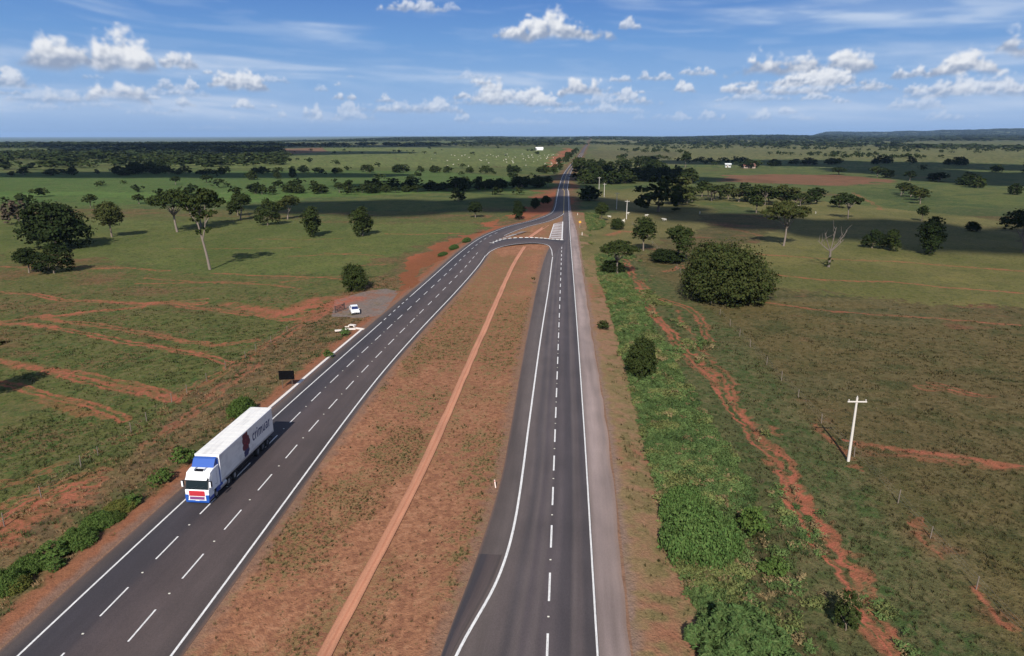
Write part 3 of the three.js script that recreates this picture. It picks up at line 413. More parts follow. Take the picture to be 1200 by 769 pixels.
//#ENDROADS
// ---------- plants: leaf-sized faces gathered in clumps ----------
function leafCloud(lobes, count, size, seed, o = {}) {        // lobes: [cx, cy, cz, rx, ry, rz]
  const r = rng(seed), P = [], N = [], C = [], gauss = () => (r() + r() + r() - 1.5) / .87;
  const tot = lobes.reduce((s, l) => s + l[3] * l[5] + l[3] * l[4], 0), v = new THREE.Vector3(), n = new THREE.Vector3(), t = new THREE.Vector3(), b = new THREE.Vector3();
  for (const l of lobes) {
    const mine = Math.max(8, Math.round(count * (l[3] * l[5] + l[3] * l[4]) / tot)), per = o.per ?? 16, clumps = Math.ceil(mine / per);
    for (let c = 0; c < clumps; c++) {
      let ny = r() * 2 - 1; if (ny < -.25 && r() < (o.under ?? .55)) ny = -ny; const a = r() * 6.283, s = Math.sqrt(1 - ny * ny), dx = Math.cos(a) * s, dz = Math.sin(a) * s;
      const reach = r() < .3 ? lerp(.35, .8, r()) : lerp(.8, 1.04, r()), spread = (o.spread ?? .20) * (.7 + .6 * r());
      
      for (let k = 0; k < per; k++) {
        const px = l[0] + l[3] * (dx * reach + gauss() * spread), py = l[1] + l[4] * (ny * reach + gauss() * spread * .75), pz = l[2] + l[5] * (dz * reach + gauss() * spread);
        if (py < .02) continue;
        n.set(dx * .8 + gauss() * .85, ny * .8 + .15 + gauss() * .85, dz * .8 + gauss() * .85).normalize();
        t.set(gauss(), gauss() * .5 - .2, gauss()).cross(n).normalize(); b.crossVectors(n, t);
        const light = .78 + .44 * r(), warm = r(), w = size * (.65 + .7 * r()) * .5, h = w * (o.long ?? 1.5);
        const q = [[-w * .5, -h], [w, -h * .1], [0, h], [-w, h * .2]].map(([x, y]) => v.set(px, py, pz).addScaledVector(t, x).addScaledVector(b, y).toArray());
        for (const i of [0, 1, 2, 0, 2, 3]) { P.push(...q[i]); N.push(n.x, n.y, n.z); C.push(light * (.92 + .3 * warm), light, light * (.9 + .1 * warm)); }
      }
    }
  }
  const g = new THREE.BufferGeometry(); g.setAttribute('position', new THREE.Float32BufferAttribute(P, 3)); g.setAttribute('normal', new THREE.Float32BufferAttribute(N, 3)); g.setAttribute('color', new THREE.Float32BufferAttribute(C, 3)); return g;
}
function limb(pts, r0, r1, sides = 6) {
  const c = new THREE.CatmullRomCurve3(pts.map((p) => new THREE.Vector3(...p))), n = Math.max(3, pts.length * 2), fr = c.computeFrenetFrames(n), P = [], I = [], uv = [];
  for (let i = 0; i <= n; i++) { const p = c.getPoint(i / n), rr = lerp(r0, r1, Math.pow(i / n, .8)); for (let k = 0; k <= sides; k++) { const a = k / sides * 6.2832; P.push(p.x + (fr.normals[i].x * Math.cos(a) + fr.binormals[i].x * Math.sin(a)) * rr, p.y + (fr.normals[i].y * Math.cos(a) + fr.binormals[i].y * Math.sin(a)) * rr, p.z + (fr.normals[i].z * Math.cos(a) + fr.binormals[i].z * Math.sin(a)) * rr); uv.push(k / sides, i); } }
  for (let i = 0; i < n; i++) for (let k = 0; k < sides; k++) { const a = i * (sides + 1) + k; I.push(a, a + 1, a + sides + 1, a + 1, a + sides + 2, a + sides + 1); }
  const g = new THREE.BufferGeometry(); g.setAttribute('position', new THREE.Float32BufferAttribute(P, 3)); g.setAttribute('uv', new THREE.Float32BufferAttribute(uv, 2)); g.setIndex(I); g.computeVertexNormals(); return g;
}
function limbsTo(lobes, trunkTop, r0, seed, twist = .3) {     // trunk from the ground, a limb into each lobe
  const r = rng(seed), [tx, ty, tz] = trunkTop, list = [limb([[0, -.4, 0], [tx * .3 + (r() - .5) * twist, ty * .4, tz * .3], [tx, ty, tz]], r0, r0 * .65, 7)];
  for (const l of lobes) list.push(limb([[tx, ty * .92, tz], [lerp(tx, l[0], .5) + (r() - .5) * .4, lerp(ty, l[1], .6), lerp(tz, l[2], .5)], [l[0], l[1] + l[4] * .2, l[2]]], r0 * .5, r0 * .12, 5));
  return join(list);
}
const leafMat = (r, g, b) => new THREE.MeshPhysicalMaterial({ color: col(r, g, b), vertexColors: true, roughness: .9, specularIntensity: .08, side: THREE.DoubleSide });
const LEAF = { dark: leafMat(.027, .039, .012), olive: leafMat(.041, .050, .016), evergreen: leafMat(.017, .027, .009), green: leafMat(.058, .098, .025), fresh: leafMat(.060, .108, .031), grey: leafMat(.062, .052, .038) };
const barkMat = std([.16, .125, .095], .95), paleBark = std([.17, .135, .11], .9), darkBark = std([.09, .07, .055], .95);
// kinds: unit lobes for a crown of nominal width W and height H
const KINDS = {};
function kind(name, W, H, lobes, trunkTop, r0, leaves, size, mat, bark, seed, o) {
  const far = leafCloud(lobes, Math.max(300, leaves * .14), size * 2.2, seed + 1, { ...o, per: 8 });
  KINDS[name] = { W, H, crown: leafCloud(lobes, leaves, size, seed, o), far, trunk: trunkTop ? limbsTo(lobes, trunkTop, r0, seed + 2) : null, mat, bark };
}
const ring = (n, R, y, rx, ry, seed, j = .3) => { const r = rng(seed); return Array.from({ length: n }, (_, i) => { const a = (i + r() * .6) / n * 6.283, q = R * (1 - j * r()); return [Math.cos(a) * q, y * (1 + (r() - .5) * .25), Math.sin(a) * q, rx * (.8 + .4 * r()), ry * (.8 + .4 * r()), rx * (.8 + .4 * r())]; }); };
kind('dome', 12, 8, [[0, 3.6, 0, 4.6, 3.8, 4.6], ...ring(7, 3.6, 2.6, 2.5, 2.2, 4), ...ring(4, 2.0, 5.4, 2.3, 2.0, 5)], [0, 1.8, 0], .45, 9100, 0.31, LEAF.evergreen, darkBark, 11);
kind('broad', 16, 9, [[0, 4.6, 0, 5.6, 4.0, 5.6], ...ring(9, 5.2, 2.9, 2.8, 2.2, 6), ...ring(6, 3.2, 5.9, 2.8, 2.0, 7), ...ring(8, 6.2, 1.5, 1.7, 1.2, 8)], [0, 1.6, 0], .6, 30000, .26, leafMat(.034, .044, .014), darkBark, 21, { spread: .30 });
kind('round', 8, 9, [[0, 5.8, 0, 3.0, 2.8, 3.0], ...ring(6, 2.1, 5.2, 1.8, 1.6, 9), ...ring(3, 1.2, 7.4, 1.6, 1.3, 10)], [.2, 3.2, 0], .26, 5600, 0.27, LEAF.dark, barkMat, 31);
kind('umbrella', 13, 9, [...ring(7, 4.3, 6.6, 2.3, 1.3, 12, .25), ...ring(4, 1.9, 7.6, 2.2, 1.2, 13), [0, 7.4, 0, 2.4, 1.3, 2.4]], [.3, 3.8, .2], .3, 6300, 0.28, LEAF.dark, paleBark, 41);
kind('leaning', 11, 9, [[-2.8, 5.2, .4, 2.4, 1.6, 2.2], [1.2, 7.0, 0, 2.8, 1.7, 2.4], [3.4, 6.2, -.6, 2.0, 1.4, 1.8], [-.6, 6.4, 1.2, 2.2, 1.5, 2.0], [-4, 3.6, 0, 1.4, 1.2, 1.4]], [1.0, 3.4, 0], .28, 5250, 0.28, LEAF.olive, paleBark, 51);
kind('clump', 8, 8, [[-1.4, 3.2, 0, 2.2, 2.6, 2.1], [1.6, 4.2, .4, 2.2, 2.7, 2.2], [.2, 6.2, -.3, 1.6, 1.5, 1.6], [2.4, 2.0, -.6, 1.5, 1.7, 1.5], [-2.6, 1.8, .4, 1.3, 1.4, 1.3]], [0, 1.6, 0], .24, 4900, 0.27, LEAF.dark, barkMat, 61);
kind('sparse', 9, 9, [[-2.2, 6.6, 0, 1.5, 1.0, 1.4], [.6, 7.8, .4, 1.7, 1.0, 1.5], [2.6, 6.4, -.3, 1.5, 1.1, 1.4], [-.4, 5.4, 1.0, 1.3, .9, 1.2], [1.2, 4.8, -1, 1.1, .8, 1.1]], [.2, 4.0, 0], .2, 2625, 0.25, LEAF.grey, paleBark, 71);
kind('shrub', 3, 2, [[0, .9, 0, 1.0, .9, 1.0], ...ring(5, .85, .75, .62, .6, 14), [0, 1.5, .1, .6, .45, .6]], null, 0, 1575, 0.13, LEAF.green, null, 81);
kind('thicket', 8, 3, [[0, 1.0, 0, 3.0, 1.3, 2.6], ...ring(9, 3.0, .9, 1.1, .9, 16), ...ring(7, 1.7, 1.7, 1.0, .8, 17), ...ring(12, 3.4, .6, .7, .6, 18)], null, 0, 15000, .13, LEAF.fresh, null, 85, { long: 2.2, per: 10, spread: .3 });
kind('tallshrub', 3, 3.4, [[0, 1.6, 0, 1.0, 1.5, 1.0], ...ring(4, .75, 1.2, .6, .9, 15), [0, 2.8, 0, .6, .5, .6]], [0, .6, 0], .07, 1750, 0.15, LEAF.dark, barkMat, 91);
const growths = [];
function tree(kindName, [x, z, w, h], label, group, o = {}) {
  const K = KINDS[kindName], far = o.far ?? Math.hypot(x, z) > 330, r = rng(Math.round(x * 31 + z * 17) >>> 0);
  const g = thing(o.name ?? 'tree', label, o.category ?? 'tree', [x, groundY(x, z) - .05, z], o.turn ?? r() * 6.283, group);
  g.scale.set(w / K.W, h / K.H, w / K.W * (o.deep ?? 1));
  if (K.trunk) mesh('trunk', K.trunk, o.bark ?? K.bark, g);
  mesh(K.trunk ? 'crown' : 'foliage', far ? K.far : K.crown, o.mat ?? K.mat, g);
  growths.push([x, z, w * .5]);
  return g;
}
// trees and bushes that can be told apart
tree('dome', [-165.2,-213.4,24,15.7], 'largest dark dome-shaped tree standing in the left field', null, { mat: LEAF.evergreen });
tree('clump', [-136,-173.1,10.1,8.3], 'dark spreading tree in front of the largest dome-shaped tree', null, { mat: LEAF.evergreen });
tree('round', [-142.8,-172.6,7.8,6.9], 'low dark bushy tree beside the spreading one in front of the dome-shaped tree', null, { mat: LEAF.evergreen });
tree('clump', [-227.9,-275,13.6,10.2], 'purplish grey bushy tree behind the largest dome-shaped tree', null, { mat: LEAF.grey });
tree('round', [-163.5,-239.2,11.8,12.8], 'round lone tree on a short trunk right of the dome-shaped tree', null, { mat: LEAF.olive });
tree('umbrella', [-147.2,-254.3,21.5,16], 'broad flat-topped tree of the group in the left field', null, {});
tree('leaning', [-140.7,-293.7,14.9,11.7], 'dark leaning tree at the end of the flat-topped group', null, { mat: LEAF.dark });
tree('umbrella', [-145.9,-269.9,19.3,13.6], 'second flat-topped tree behind the tall pale trunk', null, { mat: LEAF.evergreen });
tree('clump', [-149.4,-309.8,7.8,13.1], 'narrow upright tree behind the flat-topped group', null, {});
tree('clump', [-121.4,-277.2,10.5,11.1], 'dark clumped tree left of the pale-stemmed one', null, { mat: LEAF.dark });
tree('leaning', [-121.5,-298.4,13.5,10.7], 'rounded tree with a slanting pale stem behind the field', null, { mat: LEAF.olive });
tree('clump', [-91.7,-246.8,10.6,11.1], 'compact green tree with a shadowed foot standing in the field', null, { mat: LEAF.dark });
tree('clump', [-74,-250.4,11.3,10.9], 'full two-lobed tree standing alone near the road curve', null, { mat: LEAF.dark });
tree('dome', [-49.4,-158.2,7.5,6.4], 'rounded green bushy tree beside the gravel pad', null, { mat: LEAF.dark });
tree('round', [-39.8,-311.1,8.1,7.2], 'small dark round tree near the start of the road curve', null, { mat: LEAF.evergreen });
tree('clump', [-59.4,-389.6,9.6,8], 'small dark tree farther back before the tree belt', null, { mat: LEAF.evergreen });
tree('clump', [-20.3,-306,7.5,8.5], 'dark scrubby tree on the red bank beside the road curve', null, { mat: LEAF.evergreen });
tree('round', [-242.9,-342.2,8.3,6.9], 'small bushy tree in the green crop near the lone tree', null, { mat: LEAF.dark });
tree('round', [-228.9,-361.8,7.8,5.4], 'small bushy tree in the green crop near the flat-topped group', null, { mat: LEAF.dark });
tree('broad', [36.1,-154,22.5,13.2], 'huge round spreading tree with foliage down to the grass', null, { deep: .95 });
tree('umbrella', [14.5,-182,11.3,9.1], 'dark flat-crowned tree at the edge of the green strip', null, { mat: LEAF.dark });
tree('dome', [13.3,-184.3,7.8,3.7], 'dark undergrowth bush below the flat-crowned tree at the strip', null, { mat: LEAF.evergreen, name: 'bush', category: 'bush' });
tree('round', [25.5,-222.4,9.3,10.8], 'upright green tree between the flat-crowned tree and the leaning tree', null, { mat: LEAF.dark });
tree('leaning', [33.7,-204.2,15,10.5], 'leaning tree with a pale trunk and wide crown by the huge round tree', null, { mat: LEAF.dark });
tree('dome', [30,-202.5,11.9,4], 'low dark bush under the leaning tree', null, { mat: LEAF.evergreen, name: 'bush', category: 'bush' });
tree('round', [16.2,-302.3,7,8], 'small dense tree on the green strip beyond the red clearing', null, { mat: LEAF.dark });
tree('dome', [20.8,-274.4,6.7,4.7], 'small rounded bush by the red clearing', null, { mat: LEAF.dark, name: 'bush', category: 'bush' });
tree('dome', [14.3,-400.4,16.5,8.1], 'dark dome of a tree close beside the straight highway', null, { mat: LEAF.evergreen });
tree('umbrella', [73.4,-236.7,16,15.2], 'grey-green open tree with a tall trunk behind the huge round tree', null, { mat: LEAF.olive });
tree('umbrella', [126.1,-320.2,12.2,10.8], 'dark umbrella-shaped tree standing alone in the meadow', null, { mat: LEAF.evergreen });
tree('clump', [100.7,-233.3,7.3,6.4], 'dark low tree paired with another on the shaded meadow', null, { mat: LEAF.evergreen });
tree('clump', [104.9,-230.1,8.2,6.9], 'olive low tree paired with the dark one on the shaded meadow', null, { mat: LEAF.dark });
tree('clump', [114.4,-224.1,12.3,11.9], 'full dark two-headed tree on the meadow', null, { mat: LEAF.evergreen });
tree('round', [154,-312.7,5.9,6.6], 'small dark tree just behind the two-headed tree', null, { mat: LEAF.evergreen });
tree('dome', [157.2,-279.6,6.6,3.9], 'small dark bush alone on the straw-coloured meadow', null, { mat: LEAF.evergreen, name: 'bush', category: 'bush' });
tree('leaning', [144.8,-228,17.7,13.8], 'large dark leaning tree at the side of the shaded meadow', null, { mat: LEAF.evergreen, turn: 3 });
tree('round', [90.8,-338.7,8.9,8.8], 'grey-green small tree before the tree belt on the meadow', null, { mat: LEAF.dark });
tree('clump', [45.7,-343,26.5,17.8], 'tall dark tree group head beside the meadow and the highway belt', null, { mat: LEAF.dark });
tree('clump', [60.6,-378.6,22.7,15.1], 'broad dark tree behind the tall group head', null, { mat: LEAF.olive });
tree('round', [139.8,-841.2,14.9,18.3], 'dark round tree by the farmhouse', null, { mat: LEAF.evergreen });
tree('dome', [12.2,-101.3,5.7,6.4], 'dark rounded bush-like tree growing on the edge of the green strip', null, { mat: LEAF.dark, far: false });
tree('round', [-81.6,-84,7.1,8.7], 'tree outside the field edge throwing its shadow on the red tracks', null, { mat: LEAF.dark });
{ // the tall tree with a bare pale trunk
  const [x, z, w, h] = [-97.3,-180.9,13.1,21.9], lobes = [[-1.4, 12.4, .2, 1.5, 1.0, 1.4], [1.6, 13.2, 0, 1.6, 1.0, 1.5], [-2.0, 15.2, 0, 2.4, 1.6, 2.2], [1.2, 17.4, .4, 2.6, 1.5, 2.3], [3.4, 15.6, -.4, 1.9, 1.2, 1.8], [-3.9, 17.0, .3, 1.9, 1.2, 1.8], [-.6, 13.4, .8, 1.2, .8, 1.2], [.9, 9.6, .2, 1.0, .7, 1.0], [-1.2, 9.2, 0, .9, .6, .9]];
  const t = thing('tree', 'tall tree with a long bare pale trunk standing in the left field', 'tree', [x, groundY(x, z), z], .2);
  t.scale.setScalar(h / 19);
  mesh('trunk', join([limb([[.4, -.4, 0], [.1, 3, .1], [-.5, 7, 0], [-1.0, 10.5, .2], [-1.6, 14.5, 0]], .36, .14, 8), limb([[-.5, 7, 0], [.5, 10.5, .2], [1.0, 15.5, .3]], .2, .07), limb([[-1, 10.5, .2], [-2.8, 14, .2], [-3.8, 16.6, .3]], .13, .04), limb([[.6, 11, .2], [2.2, 13.4, -.2], [3.3, 15.2, -.4]], .12, .04)]), paleBark, t);
  mesh('crown', leafCloud(lobes, 2600, .42, 333), LEAF.dark, t);
}
{ // the dead tree
  const [x, z] = [74.2,-197.6], t = thing('dead_tree', 'bare grey dead tree with forked branches on the meadow', 'tree', [x, groundY(x, z), z], .3), r = rng(6);
  t.scale.setScalar(1.15);
  const list = [limb([[0, -.3, 0], [.1, 2, 0], [0, 4.2, 0]], .38, .24, 7)];
  for (const [a, l, up] of [[-.5, 4.4, 4.6], [.6, 5.2, 5.2], [.15, 2.4, 6], [-1.2, 3.2, 2.6], [1.5, 2.6, 3]]) { const ex = Math.sin(a) * l, ez = (r() - .5) * 3; list.push(limb([[0, 3.8, 0], [ex * .5, 3.8 + up * .45, ez * .5], [ex, 3.8 + up, ez]], .17, .04)); for (let k = 0; k < 4; k++) { const f = .45 + k * .15; list.push(limb([[ex * f, 3.8 + up * f, ez * f], [ex * f + (r() - .5) * 1.2, 3.8 + up * f + .6, ez * f + (r() - .5)], [ex * f + (r() - .5) * 2.4, 4.2 + up * f + 1 + r(), ez * f + (r() - .5) * 2]], .07, .025, 4)); } }
  mesh('trunk', join(list), std([.13, .105, .088], .95), t);
  mesh('regrowth', leafCloud([[.3, 1.6, .1, .6, .9, .6], [-.2, .6, 0, .7, .6, .7]], 260, .26, 12), LEAF.dark, t);
}
// belts of trees farther off
const R0 = rng(2024), anyOf = (a) => a[Math.floor(R0() * a.length)];
function belt(pts, n, deep, wr, hr, kinds, mats, label, group) {
  const seg = [], L = pts.slice(1).map((p, i) => Math.hypot(p[0] - pts[i][0], p[1] - pts[i][1])), tot = L.reduce((a, b) => a + b, 0);
  for (let k = 0; k < n; k++) { let d = (k + R0()) / n * tot, i = 0; while (i < L.length - 1 && d > L[i]) d -= L[i++]; const t = d / L[i], x = lerp(pts[i][0], pts[i + 1][0], t) + (R0() - .5) * deep * .4, z = lerp(pts[i][1], pts[i + 1][1], t) + (R0() - .5) * deep; if (roadEdge(x, -z) < 3) continue; tree(anyOf(kinds), [x, z, lerp(wr[0], wr[1], R0()), lerp(hr[0], hr[1], R0())], label, group, { mat: anyOf(mats), far: true }); }
}
const DK = [LEAF.evergreen, LEAF.dark], MX = [LEAF.dark, LEAF.olive, LEAF.evergreen];
belt([[-202.7,-439.2],[-163,-435.3],[-127,-444.8],[-91.4,-461.8],[-59.3,-479.4],[-13.6,-516.3]], 38, 22, [7, 14], [4, 8.5], ['clump', 'round', 'dome'], DK, 'tree of the belt along the far edge of the bright green crop', 'trees of the belt behind the green crop');
belt([[-129.3,-474.1],[-84,-485.5],[-37.2,-497.2],[-9.9,-516.5]], 16, 26, [8, 15], [5, 9], ['dome', 'clump'], DK, 'tree of the belt along the far edge of the bright green crop', 'trees of the belt behind the green crop');
belt([[-517.6,-613.1],[-433,-633.8],[-352.5,-670.6],[-235.6,-679.4],[-138.5,-703.1],[-18.9,-712]], 42, 50, [7, 18], [4, 8.5], ['clump', 'dome'], DK, 'tree of the long hedgerow below the cattle pasture', 'trees of the hedgerow below the cattle pasture');
belt([[9.4,-556.3],[39.5,-569],[74.9,-582.6],[95.7,-584.1]], 26, 60, [12, 22], [9, 14], ['dome', 'clump'], DK, 'tree of the dark belt right of the straight highway', 'trees of the dark belt right of the highway');
belt([[66.1,-399],[94.9,-423.3],[106.3,-391.8],[123.4,-374.1],[137.7,-384.4]], 24, 34, [9, 17], [7, 11], ['clump', 'umbrella', 'round'], MX, 'tree of the olive grove across the straw-coloured meadow', 'trees of the olive grove on the meadow');
belt([[9.2,-788.3],[51.8,-752.6],[111,-795.9]], 14, 70, [14, 26], [9, 14], ['dome', 'clump'], DK, 'tree of the dark belt right of the straight highway', 'trees of the dark belt right of the highway');
belt([[190.5,-430.4],[215.3,-457],[193.5,-388.6]], 5, 10, [9, 14], [5, 8], ['round', 'sparse'], MX, 'loose tree on the green slope beyond the meadow', 'trees on the green slope');
belt([[-25,-333.8],[-15.5,-350.6],[-7.9,-393.5]], 8, 10, [4, 8], [3, 5], ['dome', 'clump'], DK, 'scrub bush on the red bank beside the road curve', 'scrub on the red bank');
belt([[-7.3,-665.7],[-2.3,-853.9],[7.5,-1142.6],[25.9,-1629]], 16, 30, [7, 13], [7, 13], ['round', 'clump'], DK, 'tree lining the left side of the far highway', 'trees lining the far highway');
belt([[264.2,-671.6],[289.8,-598.6],[291.6,-539.1],[293,-476.3]], 12, 60, [10, 20], [6, 10], ['round', 'dome', 'clump'], DK, 'tree in the dark shaded country beyond the red field', 'trees beyond the red field');
belt([[206.3,-846.2],[321.7,-929],[442.8,-965.8],[524.1,-870]], 16, 60, [12, 24], [7, 11], ['dome', 'clump'], DK, 'tree in the dark shaded country beyond the red field', 'trees beyond the red field');
belt([[-416.5,-650.1],[-412,-682.6]], 4, 20, [18, 24], [10, 13], ['dome'], DK, 'large dark tree standing in the far green crop', 'dark trees in the far crop');
belt([[-290.1,-495.6],[-294.5,-513.7],[-237,-607.1],[-211.5,-609]], 5, 8, [8, 13], [6, 9], ['dome', 'round'], DK, 'single tree standing in the far green crop', 'single trees in the far crop');
// woods that read as one mass
function wood(name, n, label, place, seed) {
  const r = rng(seed), K = [KINDS.dome, KINDS.clump, KINDS.round], mats = [LEAF.evergreen, LEAF.dark, LEAF.dark], bins = [[], [], []], m = new THREE.Matrix4(), q = new THREE.Quaternion(), s = new THREE.Vector3(), p = new THREE.Vector3(), up = new THREE.Vector3(0, 1, 0);
  for (let i = 0; i < n; i++) { const a = place(r); if (!a || roadEdge(a[0], -a[1]) < 8) continue; const k = Math.floor(r() * 3); bins[k].push(m.compose(p.set(a[0], groundY(a[0], a[1]) - .3, a[1]), q.setFromAxisAngle(up, r() * 6.28), s.set(a[2] / K[k].W, a[3] / K[k].H, a[2] / K[k].W)).clone()); }
  bins.forEach((b, k) => { if (!b.length) return; const im = new THREE.InstancedMesh(K[k].tiny ??= leafCloud([[0, K[k].H * .5, 0, K[k].W * .48, K[k].H * .5, K[k].W * .48]], 46, K[k].W * .2, 55 + k, { per: 3, spread: .3 }), mats[k], b.length); b.forEach((x, i) => im.setMatrixAt(i, x)); im.name = numbered(name); im.userData = { kind: 'stuff', label, category: 'woodland' }; im.castShadow = im.receiveShadow = true; scene.add(im); });
}
const polar = (az, r) => [Math.sin(az * Math.PI / 180) * r, -Math.cos(az * Math.PI / 180) * r];
const size = (r, a, b, c, d) => { const k = r(); return [lerp(a, b, k), lerp(c, d, k)]; };
wood('woodland', 3600, 'dark far woodland across the left plain', (r) => { const az = lerp(-46, -22, r()), d = lerp(900, 4200, Math.pow(r(), .8)); const [x, z] = polar(az, d); return fb2(x * .004 + 3, z * .0016) > .50 - ss(1500, 3000, d) * .2 ? [x, z, ...size(r, 12, 26, 6, 11)] : null; }, 1);
wood('distant_woodland', 9000, 'hazy woods below the horizon', (r) => { const az = lerp(-46, 40, r()), d = lerp(2300, 11000, Math.pow(r(), .9)); const [x, z] = polar(az, d); return fb2(x * .0011 + 9, z * .0006 + 4) > .48 ? [x, z, ...size(r, 25, 55, 8, 14)] : null; }, 2);
wood('savanna_trees', 1500, 'scattered far savanna trees over the pale grassland', (r) => { const az = lerp(4, 40, r()), d = lerp(820, 2600, r()); const [x, z] = polar(az, d); return fb2(x * .006 + 30, z * .003) > .5 ? [x, z, ...size(r, 5, 12, 4, 8)] : null; }, 3);
wood('plateau_woodland', 5200, 'hazy wooded plateau along the right horizon', (r) => { const az = lerp(8, 40, r()), d = lerp(4600, 15000, Math.pow(r(), .8)); const [x, z] = polar(az, d); return fb2(x * .0013 + 2, z * .0008) > .4 - ss(10, 20, az) * .3 ? [x, z, ...size(r, 60, 130, 10, 18)] : null; }, 7);
wood('scrub', 380, 'scattered scrub dotting the far left fields', (r) => { const az = lerp(-44, -2, r()), d = lerp(430, 2300, r()); const [x, z] = polar(az, d); return fb2(x * .01 + 30, z * .004 + 5) > .58 ? [x, z, ...size(r, 4, 11, 3, 7)] : null; }, 4);

// bushes near by
const bush = (k, a, label, group, mat, o = {}) => tree(k, a, label, group, { mat, name: 'bush', category: 'bush', far: false, ...o });
const mossy = leafMat(.045, .07, .018), yellowish = leafMat(.09, .10, .026);
for (const [x, z, w, h] of [[-44.6,-45.3,3.6,3.2], [-44.7,-47.9,3.6,2.3], [-43.7,-49.4,4.1,2.8], [-42.9,-51.6,4.1,2.9], [-43.2,-54.9,4,2.3], [-42.8,-57.4,3.7,2], [-42,-51.6,2.6,1.7], [-42.4,-48,2.6,1.7], [-42.3,-55.6,2.8,1.6], [-42.1,-58.5,3,1.9], [-43.8,-45.4,2.8,2.1]]) bush(R0() < .6 ? 'thicket' : 'tallshrub', [x, z, w * .85, h * .62], 'leafy green roadside bush in the row along the embankment', 'bushes in the row along the embankment', [LEAF.green, mossy, yellowish][Math.floor(R0() * 3)]);
bush('shrub', [-41.8,-63,3.1,1.8], 'small green bush just ahead of the truck', null, LEAF.green);
bush('shrub', [-41.7,-67.4,3.4,2.3], 'green bush beside the truck cab', null, LEAF.green);
bush('thicket', [-41.6,-81.5,4.7,2.9], 'spreading green bush beside the tail of the trailer', null, LEAF.green, { deep: .7, turn: 1.45 });
bush('shrub', [-38.1,-105.5,2.2,1.5], 'small weed bush on the bank above the kerb', null, LEAF.green);
bush('shrub', [-39.6,-118.9,2.5,1.6], 'bright weed bush by the culvert', null, LEAF.fresh);
for (const a of [[-36.8,-207.9,5.7,1.3], [-35.2,-219.6,6,1.7], [-33.1,-234.5,5.8,1.8]]) bush('thicket', a, 'low strip of green weeds along the outer edge of the road curve', 'weeds along the road curve', LEAF.fresh, { turn: 1.28, deep: .4 });
bush('shrub', [17.9,-57.8,3.6,3.5], 'rounded green bush beside the red track', null, LEAF.green);
bush('tallshrub', [21.5,-45.4,2.5,3.5], 'dark green bush on the inner side of the red track', null, LEAF.dark);
bush('shrub', [18.1,-52.1,3.2,1.6], 'low spreading weed bush on the brown grass', null, LEAF.green);
bush('shrub', [7.8,-126.5,3.2,2], 'dark low bush at the edge of the strip above the rounded bush-like tree', null, LEAF.dark);
for (const [a, n] of [[[12.3,-54.4,6.9,5.2], 1], [[11.9,-60,4.9,4], 2], [[14.2,-55,4.5,3.9], 3]]) bush('thicket', a, 'mound of dense bright green shrubs filling the strip', 'mound of green shrubs in the strip', LEAF.fresh);
{ // the large feathery bush at the lower edge
  const r = rng(15), [x, z] = [13,-41.8], lobes = [[0, 1.2, 0, 1.7, 1.2, 1.7]];
  for (let k = 0; k < 70; k++) { const a = r() * 6.283, d = Math.sqrt(r()) * 3.2, s = .24 + .34 * r(); lobes.push([Math.cos(a) * d, Math.max(.4, (2.8 - d * .6) * (.6 + .55 * r())), Math.sin(a) * d, s, s * 1.7, s]); }
  const t = thing('bush', 'large feathery green bush at the bottom of the strip', 'bush', [x, groundY(x, z), z], 0); t.scale.setScalar(1.12);
  mesh('foliage', leafCloud(lobes, 26000, .10, 71, { long: 3.4, spread: .22, per: 10, under: .8 }), leafMat(.058, .098, .033), t);
  mesh('trunk', limbsTo(lobes.slice(0, 8), [0, .5, 0], .1, 4), barkMat, t);
  growths.push([x, z, 3]);
}

// ---------- grass: far too many blades to count ----------
function tuft(n, h, spread, width, seed, lean = .5) {
  const r = rng(seed), P = [], N = [], C = [];
  for (let k = 0; k < n; k++) { const a = r() * 6.283, d = Math.sqrt(r()) * spread, x = Math.cos(a) * d, z = Math.sin(a) * d, b = r() * 6.283, hh = h * (.5 + .6 * r()), l = lean * hh * (.3 + r()), w = width * (.6 + .6 * r()), ox = Math.cos(b) * l, oz = Math.sin(b) * l, t = .8 + .4 * r(), cx = Math.cos(b + 1.57) * w, cz = Math.sin(b + 1.57) * w;
    P.push(x - cx, -.04, z - cz, x + cx, -.04, z + cz, x + ox, hh, z + oz); for (let i = 0; i < 3; i++) { N.push(Math.cos(b) * .35, .85, Math.sin(b) * .35); C.push(t, t, t); } }
  const g = new THREE.BufferGeometry(); g.setAttribute('position', new THREE.Float32BufferAttribute(P, 3)); g.setAttribute('normal', new THREE.Float32BufferAttribute(N, 3)); g.setAttribute('color', new THREE.Float32BufferAttribute(C, 3)); return g;
}
const grassMat = new THREE.MeshPhysicalMaterial({ color: col(1, 1, 1), vertexColors: true, roughness: .9, specularIntensity: .15, side: THREE.DoubleSide });
